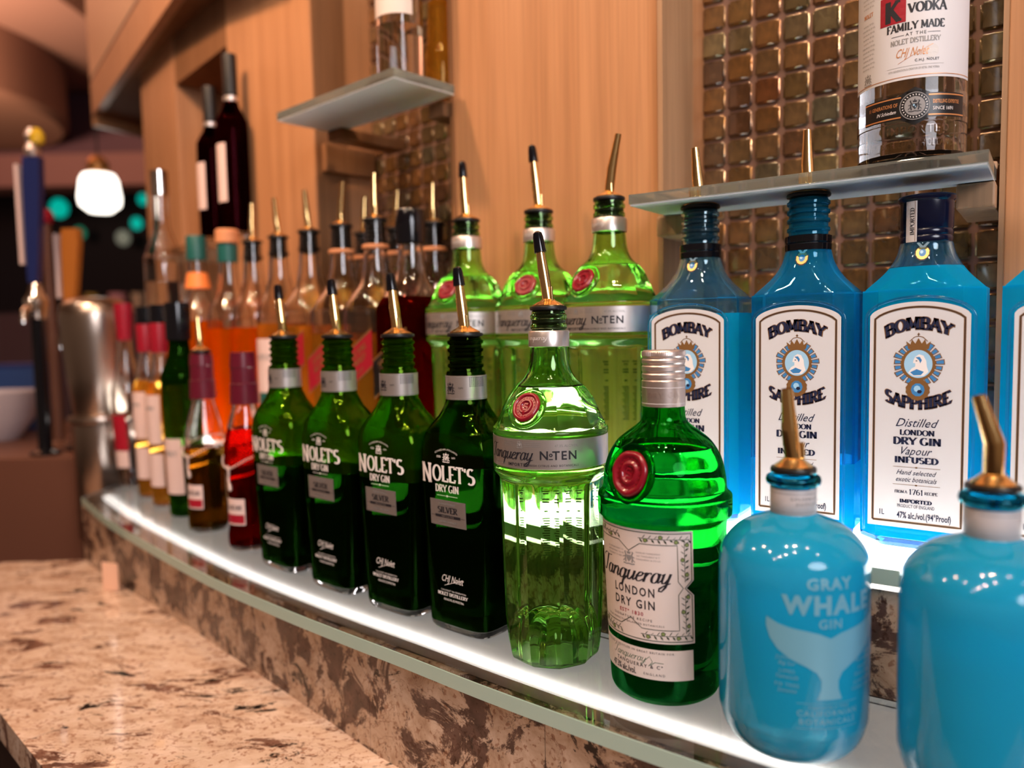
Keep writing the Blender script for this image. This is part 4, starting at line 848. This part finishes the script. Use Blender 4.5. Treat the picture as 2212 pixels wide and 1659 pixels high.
def bombay(root, fill, capped, medal=True):
    P = rows([(0, .0385, .0285, 1), (.002, .0410, .0310, 1), (.006, .0426, .0328, 1), (.020, .0430, .0330, 1), (.110, .0430, .0330, 1), (.196, .0430, .0330, 1), (.203, .0424, .0325, 1), (.2075, .0395, .0312, .9), (.215, .0325, .0280, .7), (.223, .0262, .0248, .4), (.232, .0213, .0210, .12), (.241, .0188, .0188, 0), (.2435, .0172, .0172, 0)], 3) + (threads(.256, .286, .0160, 4, .0016) if not capped else []) + [(.2865 if not capped else .27, .0155, .0155, 0)]
    corner = []
    for sx in (1, -1):
        for sy in (1, -1):
            corner += [atan2(sy * (.033 - .014), sx * .043), atan2(sy * .033, sx * (.043 - .014))]
    bottle_body(root, P, sec_oct, fill, M['g_bomshell_deep' if fill < .1 else 'g_bomshell'], M['g_bom'], .0028, thetas(60, corner), .008, M['g_bombase'])
    f = lambda u, v, off: (u, -.0333 - off, v)
    if not _bl:
        lb = patch('label', f, -.0345, .0345, .0170, lambda x: .1835 + .0110 * (1 - (x / .0346) ** 2) ** .6, .0005, M['paper'], root, 40, 2); bombay_print(lb, f); _bl.append(lb)
    else: copy_tree(_bl[0], root)
    # arched glass frame round the label
    pts = [(-.0375, -.0330, .012)] + [(-.0375, -.0330, z) for z in (.05, .10, .15)] + [(.0375 * cos(a), -.0330, .182 + .0165 * sin(a)) for a in [pi - pi * i / 16 for i in range(17)]] + [(.0375, -.0330, z) for z in (.15, .10, .05)] + [(.0375, -.0330, .012)]
    Geo().rings(tube(pts, .0012, 8)).obj('glass_frame', M['g_bomshell'], root, 80)
    fm = lambda u, v, off: (u, -.0207 - (.232 - v) * .42 - off, v)
    md = Print(fm, .05); c = .2325 if capped else .2345
    md.poly([(.0052 * cos(pi * i / 12) * (1.08 if i % 2 else 1), c + .0062 * sin(pi * i / 12) * (1.08 if i % 2 else 1)) for i in range(24)], 'ink', .0006)
    md.poly([(.0045 * cos(pi * i / 12) * (1.08 if i % 2 else 1), c + .0053 * sin(pi * i / 12)) for i in range(24)], 'goldmed', .0007); md.disc(0, c, .0026, .0031, 'blueink', .0008, 12); md.disc(-.0006, c + .0006, .0012, .0014, 'skyink', .00085, 8)
    if medal: md.poly([(-.0045, c + .0078), (-.0015, c + .0040), (.0015, c + .0040), (.0045, c + .0078), (.0028, c + .0082), (0, c + .0052), (-.0028, c + .0082)], 'whiteink', .0008)
    md.build('neck_medallion', root)
    if capped:
        lathe('cap', [(.0186, .2415), (.0190, .2425), (.0190, .2455), (.0184, .2465), (.0190, .2475), (.0190, .2505), (.0184, .2515), (.0190, .2525), (.0192, .2730), (.0205, .2745), (.0208, .2765), (.0200, .2780), (.0185, .2785), (0, .2786)], M['navy'], root, 56, 35)
        cpo = root.children[-1]; fc = wrap_const(.0191); st = patch('tax_strip', fc, -.0135, -.0045, .2415, .2735, .0003, M['paper'], root, 6, 4)
        p = Print(fc); p.text('IMPORTED', 0, 0, .0032, 'ink', 'serif', .0005, thick=.16, thin=.07, width=.021, warp=lambda x, y: (-y - .0065, x + .2575)); p.line([(-.0058, .242), (-.0058, .273)], .0003, 'goldink', .0005); p.build('strip_lettering', st)
    else:
        lathe('cap_ring', [(.0180, .2415), (.0190, .2418), (.0192, .2470), (.0186, .2478), (.0192, .2486), (.0192, .2540), (.0176, .2548)], M['blackgloss'], root, 48, 35)
M['goldmed'] = mat('gold_medal', (.62, .38, .13), .35, .6)
GB = 'blue gin bottles on the raised shelf'
dW = (-.819, .574); P3 = (.333, .62)
for t, fill, capd, lean, LL, lb in [(.188, .190, False, (-.10, 0), .050, 'blue gin bottle leftmost of its row, behind the screw-capped green bottle'), (.0907, .062, False, (-.03, 0), .050, 'nearly empty blue gin bottle with gold spout, second of its row'),
                       (0, .222, True, None, 0, 'full blue gin bottle with dark cap and paper strip'), (-.096, .230, True, None, 0, 'blue gin bottle cut off by the right edge of the photo')]:
    b = bottle('gin_bottle', lb, (P3[0] + dW[0] * t, P3[1] + dW[1] * t), -35, .1, group=GB); bombay(b, fill, capd)
    if not capd: pourer(b, .2895, .0165, lean, False, LL, 1.1)
M['skyline'] = mat('faint_grey_ink', (.62, .60, .60), .5)
# ---- vodka bottle on the niche shelf
V = bottle('vodka_bottle', 'clear vodka bottle with white label on the glass niche shelf', (.331, .643), -24, .403)
PV = rows([(0, .036), (.003, .0392), (.012, .0398), (.0300, .0398), (.0315, .0404), (.0535, .0404), (.0550, .0398), (.20, .0400), (.215, .038), (.232, .028), (.245, .016), (.26, .0135), (.30, .0135)], 4)
bottle_body(V, PV, sec_round, .225, M['g_clear'], M['g_water'], .003, thetas(64), .008)
fV = wrap_round(PV)
lb = patch('label', fV, -.060, .050, .0630, .185, .0004, M['paper'], V, 50, 2); pr = Print(fV, .005); O = .0006
pr.rect(-.0260, -.0070, .1065, .128, 'redlabel', O); pr.text('K', -.0160, .1085, .0150, 'ink', 'serif', O + .0001, thick=.28, thin=.12)
pr.text('VODKA', .0080, .1125, .0068, 'ink', 'serif', O, thick=.24, thin=.09, width=.028)
pr.text('FAMILY MADE', 0, .1000, .0056, 'ink', 'serif', O, thick=.24, thin=.09, width=.041); pr.text('AT THE', 0, .0955, .0024, 'ink', off=O, space=1.3); pr.line([(-.017, .0965), (-.008, .0965)], .0003, 'ink', O); pr.line([(.008, .0965), (.017, .0965)], .0003, 'ink', O)
pr.text('NOLET DISTILLERY', 0, .0900, .0036, 'greyink', 'serif', O, thick=.2, thin=.1, width=.035)
pr.text('CHJ Nolet', -.002, .0800, .0066, 'orangeink', off=O, shear=.5, sx=.55); pr.line([(-.012, .0755), (.012, .0875)], .0003, 'orangeink', O); pr.text('C.H.J. NOLET', .008, .0755, .0018, 'ink', off=O, bold=.02, space=1.15)
pr.disc(.011, .0825, .0052, .0052, 'skyline', O - .0001, 28)
pr.line([(-.020, .0728), (.020, .0728)], .0002, 'greyink', O); pr.text('10TH GENERATION & CREATOR OF KETEL ONE VODKA', -.001, .0695, .0016, 'greyink', off=O, sx=.62)
pr.line([(-.059, .0652), (.049, .0652)], .0005, 'orangeink', O)
for i in range(22):
    if i in (8, 9, 10): continue
    pr.text('VODKA 40% ALC. BY VOL.'[(i % 4):], -.0380, .150 - i * .0034, .0013, 'greyink', off=O, sx=.7)
pr.crest(-.038, .0705, .010, 'greyink', O); pr.text('NOLET', -.038, .1190, .0030, 'orangeink', 'serif', O)
pr.build('label_print', lb)
bd = patch('lower_band', fV, -.040, .040, lambda x: .0330 - max(0, .0055 - abs(x) * .5), lambda x: .0510 + max(0, .0055 - abs(x) * .5), .0004, M['blacklabel'], V, 60, 2); pr = Print(fV, .004)
for z in (.0345, .0495):
    for s in (-1, 1): pr.line([(s * .0095, z), (s * .040, z)], .0010, 'orangeink', O)
pr.disc(0, .042, .0105, .0105, 'greyink', O, 40); pr.disc(0, .042, .0099, .0099, 'blacklabel', O + 5e-5, 40); pr.disc(0, .042, .0072, .0072, 'greyink', O + 1e-4, 36); pr.crest(0, .0425, .0105, 'ink', O + 1.5e-4, 'skyink')
for k in range(26):
    a = 2 * pi * k / 26; pr.line([(.0080 * cos(a), .042 + .0080 * sin(a)), (.0090 * cos(a + .04), .042 + .0090 * sin(a + .04))], .0006, 'whiteink', O + 1e-4)
pr.text('11 GENERATIONS OF', -.0235, .0430, .0028, 'orangeink', off=O, sx=.62, bold=.01); pr.text('IN Schiedam', -.0205, .0380, .0026, 'whiteink', off=O, shear=.35, sx=.8)
pr.text('DISTILLING EXPERTISE', .0235, .0430, .0028, 'orangeink', off=O, sx=.55, bold=.01); pr.text('SINCE 1691', .0205, .0380, .0026, 'whiteink', off=O, sx=.9); pr.build('band_print', bd)
M['emboss'] = glass('embossed_glass', (.98, .97, .96), 1.5)
pe = Print(lambda u, v, off: tuple(a for a in fV(u, v, off)), .004); pe.text('IMPORTED', .003, .0215, .0062, 'emboss', off=.0012, bold=.01, space=1.15, width=.044); pe.text('SCHIEDAM HOLLAND', .003, .0115, .0055, 'emboss', off=.0012, space=1.1, width=.052); pe.build('embossed_lettering', V.children[0])
lathe('cap', [(.0155, .285), (.0165, .286), (.0165, .325), (.015, .327), (0, .327)], M['blackgloss'], V, 40)
# ---- generic spirit bottles, blurred in the photograph
def spirit(name, label, loc, deg, z, prof, fill, liq, upper='g_clear', sec=sec_round, group=None, n=40, base=.006):
    b = bottle(name, label, loc, deg, z, group=group); P = rows(prof, 3)
    bottle_body(b, P, sec, fill, M[upper], M[liq], .0028, thetas(n), base, M['g_clear'] if liq != 'g_green' else None); return b, P
TALL = [(0, .0350, .0350, .9), (.004, .0380, .0380, 1), (.03, .0385, .0385, 1), (.195, .0385, .0385, 1), (.212, .0372, .0372, .8), (.228, .0310, .0310, .3), (.243, .0232, .0232, 0), (.262, .0180, .0180, 0), (.290, .0150, .0150, 0), (.325, .0138, .0138, 0)]
ROUND = [(0, .034), (.004, .037), (.03, .0375), (.19, .0375), (.205, .0368), (.224, .0325), (.240, .0240), (.262, .0175), (.290, .0150), (.325, .0135)]
GR = 'whisky bottles with pourers on the raised shelf'
def diag(b, colr, P, text):
    f = wrap_super(P) if True else None
    fl = lambda u, v, off: (u, -.0388 - off, v)
    s = .62
    lb = patch('label', fl, -.033, .033, lambda x: .115 + s * x, lambda x: .163 + s * x, .0004, M[colr], b, 12, 2); p = Print(fl, .02)
    p.line([(-.033, .115 + s * -.033), (.033, .115 + s * .033)], .0022, 'goldink', .0006); p.line([(-.033, .163 + s * -.033), (.033, .163 + s * .033)], .0022, 'goldink', .0006)
    for k, (h, w) in enumerate(((.008, .045), (.008, .038), (.004, .03))): p.text(text[k], 0, .147 - k * .0125, h, 'goldink', 'serif', .0006, thick=.2, thin=.1, width=w, warp=lambda x, y: (x, y + s * x))
    p.build('label_print', lb)
TX = ('SPECIAL', 'BLENDED', 'SCOTCH WHISKY')
row = [((-.178, 1.035), 'g_amber', .168, (.02, 0), 'whisky bottle with red slanted label beside the black-labelled bottle', 'redlabel', TALL, True),
       ((-.235, 1.088), 'g_amber', .178, (.14, 0), 'whisky bottle with red slanted label, second in the back row', 'redlabel', TALL, True),
       ((-.294, 1.141), 'g_amber', .190, (-.12, 0), 'whisky bottle with red slanted label, in front of the wood panel edge', 'redlabel', TALL, False),
       ((-.356, 1.199), 'g_amber', .195, (-.12, 0), 'clear-shouldered whisky bottle with pale pink label and teal mark', 'pinkpaper', ROUND, False),
       ((-.414, 1.253), 'g_orange', .190, (.05, 0), 'pale amber liquor bottle with plain orange body and gold spout', None, ROUND, False)]
for loc, liq, fill, lean, lb, lab, prof, ring in row:
    b, P = spirit('whisky_bottle', lb, loc, -40, .1, prof, fill, liq, sec=sec_super if prof is TALL else sec_round, group=GR)
    if lab == 'redlabel': diag(b, lab, P, TX)
    elif lab:
        l = patch('label', wrap_round(P), -.032, .032, .055, .172, .0004, M[lab], b, 16, 2); Print(wrap_round(P)).rect(-.012, .012, .07, .09, 'teal', .0006).text('SCOTCH', 0, .14, .008, 'greyink', 'serif', .0006).build('label_print', l)
    if ring: lathe('copper_ring', [(.0150, .2890), (.0182, .2895), (.0185, .2935), (.0175, .2945), (.0148, .2950)], M['cork'], b, 32)
    else: lathe('collar', [(.0148, .2995), (.0160, .3000), (.0160, .3040), (.0148, .3045)], M['g_clear'], b, 32)
    pourer(b, .3275, .0150, lean, False, .056)
for loc, lean, lb in [((-.105, 1.080), (.02, 0), 'dark spirit bottle with gold spout hidden behind the ribbed green bottle'), ((-.1635, 1.130), (.10, 0), 'dark spirit bottle with gold spout, behind the red-liquid bottle'), ((-.220, 1.181), (.08, 0), 'whisky bottle with gold spout, half hidden behind two red-labelled ones')]:
    b, P = spirit('whisky_bottle', lb, loc, -43, .1, ROUND, .18, 'g_dark', group=GR); lathe('copper_ring', [(.0150, .2890), (.0178, .2895), (.0180, .2935), (.0148, .2950)], M['cork'], b, 32); pourer(b, .3275, .0150, lean, False, .050)
b, P = spirit('whisky_bottle', 'red-liquid square bottle with black slanted label beside the green bottles', (-.124, .9775), -42, .1, TALL, .222, 'g_red', sec=sec_super); diag(b, 'blacklabel', P, TX)
lathe('cap', [(.0150, .288), (.0185, .289), (.0190, .310), (.0180, .328), (.0165, .331), (0, .331)], M['blackgloss'], b, 40)
# green-capped whisky and cork-topped one
b, P = spirit('liquor_bottle', 'orange liquor bottle with cork stopper and teal capsule', (-.474, 1.307), -45, .1, ROUND, .19, 'g_orange'); lathe('capsule', [(.0150, .300), (.0165, .3005), (.0165, .330), (.0145, .3305)], M['teal'], b, 32); lathe('cork_stopper', [(.0150, .3315), (.0190, .333), (.0190, .352), (.0165, .355), (0, .355)], M['cork'], b, 32)
b, P = spirit('liquor_bottle', 'orange liquor bottle with tall teal capsule and bright orange label', (-.558, 1.385), -45, .1, ROUND, .205, 'g_orange'); lathe('capsule', [(.0150, .312), (.0172, .3125), (.0172, .352), (.0160, .355), (0, .355)], M['teal'], b, 32); lathe('orange_band', [(.0150, .262), (.0225, .2625), (.0170, .290), (.0150, .2905)], mat('orange_foil', (.9, .25, .06), .4), b, 32)
b, P = spirit('liquor_bottle', 'tall clear bottle standing leftmost in the back row', (-.650, 1.458), -48, .1, [(0, .030), (.004, .034), (.03, .0345), (.30, .0345), (.33, .032), (.36, .022), (.385, .015), (.44, .0135)], .28, 'g_water'); lathe('cap', [(.0145, .440), (.0155, .441), (.0155, .485), (0, .486)], M['chrome'], b, 32)
# lower shelf, far end
b, P = spirit('vermouth_bottle', 'clear bottle with red tapered cap and red label at the shelf end', (-.722, 1.440), -30, 0, [(0, .0185), (.003, .0205), (.015, .0210), (.03, .0235), (.14, .0285), (.165, .0285), (.185, .0265), (.215, .0190), (.245, .0135), (.272, .0120)], .12, 'g_water')
lathe('cap', [(.0120, .272), (.0125, .2725), (.0165, .330), (.0165, .341), (0, .342)], M['redcap'], b, 36); f = wrap_round(P); patch('label', f, -.022, .022, .068, .135, .0005, M['redlabel'], b, 14, 2); patch('lower_label', f, -.021, .021, .036, .067, .0005, M['pinkpaper'], b, 14, 2)
SLIM = [(0, .0205), (.003, .0228), (.10, .0240), (.165, .0255), (.190, .0245), (.210, .0190), (.232, .0145), (.255, .0125), (.285, .0120)]
for loc, lb in (((-.633, 1.334), 'slim amber aperitif bottle with red collar, nearest the red-capped one'), ((-.5755, 1.262), 'slim amber aperitif bottle with red collar, beside the green bottle')):
    b, P = spirit('aperitif_bottle', lb, loc, -34, 0, SLIM, .205, 'g_amber', group='slim amber bottles'); f = wrap_round(P)
    lathe('capsule', [(.0122, .252), (.0138, .2525), (.0150, .298), (.0145, .300), (0, .300)], M['redcap'], b, 32); lathe('cap', [(.0130, .3005), (.0135, .301), (.0135, .330), (0, .331)], M['blackgloss'], b, 24)
    l = patch('label', f, -.021, .021, .104, .184, .0005, M['pinkpaper'], b, 14, 2); Print(f).text('APERITIF', 0, .160, .005, 'greyink', 'serif', .0007).build('label_print', l); patch('lower_label', f, -.021, .021, .034, .088, .0005, M['pinkpaper'], b, 14, 2)
b, P = spirit('whisky_bottle', 'green glass bottle with black cap and pale label at the shelf end', (-.514, 1.192), -34, 0, [(0, .0215), (.003, .0245), (.02, .0250), (.15, .0285), (.205, .0290), (.222, .0275), (.240, .0205), (.255, .0160), (.285, .0145)], .205, 'g_green', 'g_green'); f = wrap_round(P)
lathe('cap', [(.0150, .272), (.0185, .2725), (.0190, .325), (.0180, .330), (0, .331)], M['blackgloss'], b, 36); l = patch('label', f, -.024, .024, .036, .122, .0005, M['pinkpaper'], b, 14, 2); Print(f).text('WHISKY', 0, .095, .008, 'greyink', 'serif', .0007).build('label_print', l)
BEAD = [(0, .0235), (.003, .0262), (.018, .0270), (.035, .0252), (.085, .0258), (.110, .0275), (.130, .0282), (.145, .0262), (.162, .0222), (.178, .0178), (.190, .0155), (.235, .0140)]
for loc, liq, fill, lb, pour in (((-.443, 1.098), 'g_olive', .120, 'dark amber bottle with maroon capsule, bead chain and gold spout', True), ((-.350, 1.001), 'g_red', .158, 'red-liquid bottle with maroon capsule and bead chain, no spout', False)):
    b, P = spirit('liqueur_bottle', lb, loc, -34, 0, BEAD, fill, liq, group='bead-chained bottles with maroon capsules')
    lathe('capsule', [(.0158, .189), (.0180, .1892), (.0172, .215), (.0178, .2155), (.0160, .2165), (.0158, .236), (.0165, .237), (.0152, .2525 if pour else .2560), (0, .2530 if pour else .2565)], M['maroon'], b, 40)
    f = wrap_round(P); l = patch('label', f, -.0185, .0185, .034, .068, .0005, M['pinkpaper'], b, 12, 2); Print(f).rect(-.0172, .0172, .0360, .0475, 'redlabel', .0007).text('LIQUEUR', 0, .0535, .0060, 'ink', 'serif', .0007, width=.030).build('label_print', l)
    g = Geo()
    def bead(p, r):
        g.rings([[(p[0] + r * sin(pi * i / 5) * cos(2 * pi * k / 8), p[1] + r * sin(pi * i / 5) * sin(2 * pi * k / 8), p[2] - r * cos(pi * i / 5)) for k in range(8)] for i in range(6)], False, False)
    for i in range(52):
        a = 2 * pi * i / 52; z = .134 - .016 * (1 + cos(a + pi / 2 + .0)) ** 1.0 * .5 - .010 * max(0, cos(a + pi / 2)) ** 4; R = interp(P, z)[1] + .0022; bead((R * cos(a), R * sin(a), z), .0015)
    for i in range(9): z = .110 - i * .0036; bead((.001 * sin(i), -(interp(P, z)[1] + .0024), z), .0022 if i < 7 else .003)
    g.obj('bead_chain', M['silver_matt'], b, 80)
    if pour: pourer(b, .2565, .0130, (-.10, 0), False, .044)
# second bay shelf
b, P = spirit('liquor_bottle', 'clear bottle with cream label and teal mark on the second glass shelf', (-.133, 1.0), -38, .588, [(0, .026), (.003, .0288), (.22, .029), (.24, .022), (.26, .013), (.30, .012)], .07, 'g_water'); f = wrap_round(P); l = patch('label', f, -.040, .040, .080, .20, .0005, M['cream'], b, 14, 2); Print(f).rect(-.012, .006, .138, .155, 'teal', .0007).text('Single Malt', 0, .110, .006, 'greyink', off=.0007, shear=.3).build('label_print', l)
b, P = spirit('liquor_bottle', 'small amber bottle behind the cream-labelled one on the second shelf', (-.086, 1.045), -38, .588, [(0, .019), (.003, .021), (.05, .021), (.065, .018), (.10, .0165), (.16, .012), (.19, .0105)], .12, 'g_amber'); lathe('cap', [(.011, .19), (.012, .191), (.012, .21), (0, .21)], M['gold'], b, 24)
# far niche
for loc, h, lb in (((-.473, 1.352), .306, 'tall dark wine bottle with pale label right in the far niche'), ((-.538, 1.427), .276, 'dark wine bottle with silver neck ring left in the far niche')):
    k = h / .30; b, P = spirit('wine_bottle', lb, loc, -45, .4502, [(0, .031), (.004, .034), (.17 * k, .0345), (.195 * k, .031), (.215 * k, .018), (.235 * k, .0145), (.285 * k, .0140)], .2 * k, 'g_wine', 'g_wine', group='dark wine bottles'); f = wrap_round(P)
    lathe('capsule', [(.0145, .232 * k), (.0158, .233 * k), (.0158, .297 * k), (.015, .30 * k), (0, .30 * k)], M['black'], b, 32); lathe('neck_ring', [(.0150, .222 * k), (.0168, .223 * k), (.0166, .230 * k), (.0150, .231 * k)], M['silver'], b, 32)
    patch('label', f, -.022, .022, .055, .15 * k, .0005, M['pinkpaper'], b, 14, 2); b.scale = (.76, .76, 1)
# ---- left side
cn = thing('steel_canister', 'tall brushed steel canister with domed top on a narrower rimmed base', 'canister', (-.826, 1.535, ZB))
lathe('base', [(0, 0), (.050, 0), (.052, .003), (.052, .228), (.058, .232), (.060, .238), (.058, .244), (.050, .246), (0, .246)], M['steel'], cn, 56, 40)
lathe('body', [(.046, .2465), (.048, .250), (.056, .32), (.063, .40), (.064, .44), (.061, .462), (.050, .474), (.020, .479), (0, .4795)], M['steel'], cn, 56, 40)
def tap(loc, col, top, label, h, w):
    t = thing('beer_tap', label, 'tap', (loc[0], loc[1], .0305), 0, 'beer taps at the far end of the bar')
    lathe('column', [(0, 0), (.030, 0), (.030, .006), (.014, .012), (.013, loc[2] - .075), (0, loc[2] - .075)], M['blackgloss'], t, 32)
    lathe('faucet_body', [(0, loc[2] - .0745), (.018, loc[2] - .0745), (.024, loc[2] - .055), (.024, loc[2] - .035), (.015, loc[2] - .02), (.010, loc[2]), (0, loc[2])], M['chrome'], t, 32)
    Geo().rings(tube([(0, 0, loc[2] - .05), (0, -.03, loc[2] - .052), (0, -.045, loc[2] - .06), (0, -.048, loc[2] - .085)], [.008, .007, .006, .005], 14)).obj('spout', M['chrome'], t, 50)
    hd = Geo().rings([[(a * k + .012 * i / 5, b, loc[2] + .002 + h * i / 5) for a, b in ((-w, -.010), (w, -.010), (w, .010), (-w, .010))] for i, k in enumerate((.55, .75, .85, .95, 1.05, 1.0))]).obj('handle', col, t, 30)
    box('handle_edge', -w - .006, -w * .9, -.011, .011, loc[2] + h * .15, loc[2] + h * .95, M['pinkpaper'], t, .001)
    if top:
        lathe('finial', [(0, 0), (.012, .002), (.016, .015), (.010, .03), (.014, .045), (.008, .06), (0, .064)], M['silver_matt'], t, 24).location = (.012, 0, loc[2] + h + .001)
        o = lathe('finial_figure', [(0, 0), (.013, .006), (.015, .022), (.006, .036), (0, .038)], mat('yellow_figure', (.65, .42, .02), .4), t, 20); o.location = (.026, -.004, loc[2] + h + .024)
    return t
tap((-1.005, 1.64, .365), mat('navy_handle', (.012, .02, .10), .3), True, 'tall navy beer tap handle with pale edge and yellow finial', .26, .017)
tap((-.972, 1.71, .31), mat('amber_wood_handle', (.40, .13, .02), .35), False, 'amber wooden beer tap handle beside the navy one', .175, .018)
rk = thing('beer_tap', 'slim brown beer tap with small red knob behind the navy one', 'tap', (-1.070, 1.80, .0305), 0, 'beer taps at the far end of the bar'); lathe('column', [(.03, 0), (.012, .01), (.010, .45), (.012, .51)], mat('brown_handle', (.12, .05, .03), .4), rk, 20); lathe('knob', [(0, .511), (.015, .514), (.019, .53), (.012, .545), (0, .548)], M['redcap'], rk, 24)
bx = thing('blue_bin', 'blurred blue tapered bin on the back bar at left', 'bin', (-1.345, 2.12, .0305)); Geo().rings([[(a * k, b * k, z) for a, b in ((-.065, -.05), (.065, -.05), (.065, .05), (-.065, .05))] for k, z in ((.72, 0), (1, .165), (1, .172))]).obj('body', mat('blue_plastic', (.03, .07, .22), .5), bx); box('lid', -.068, .068, -.053, .053, .1725, .182, mat('blue_lid', (.02, .03, .15), .5), bx, .003)
sh = box('back_bar_cupboard', -1.75, -.915, 1.60, 2.30, -1.0, .030, mat('reddish_brown_cabinet', (.13, .05, .03), .5), None, .004); tag(sh, 'reddish brown back bar cupboard behind the counter at left', 'cabinet')
pt = lathe('white_bowl', [(0, 0), (.05, .0), (.085, .05), (.10, .12), (.095, .12), (.08, .055), (.045, .008), (0, .008)], mat('white_china', (.52, .44, .46), .4), None, 40); pt.location = (-1.285, 1.90, .0305); tag(pt, 'white bowl at the far left, cut off by the photo edge', 'bowl')
for k, (px, py, col, r, lb) in enumerate([(225, 614, (.55, .42, .08), .035, 'small yellow blurred cup on the far bar'), (280, 620, (.72, .38, .48), .05, 'pale pink blurred cup on the far bar'), (322, 600, (.65, .55, .42), .035, 'cream blurred cup on the far bar'), (358, 615, (.30, .42, .72), .03, 'light blue blurred cup on the far bar')]):
    Y = 4.5; o = lathe('cup', [(0, 0), (r * .7, 0), (r, .11), (r * .93, .11), (r * .65, .006), (0, .006)], mat('cup_glaze', col, .3), None, 28); o.location = ((px - 1106) / 1661 * Y * 1.02, Y, .4205); tag(o, lb, 'cup', 'cups on the far bar')
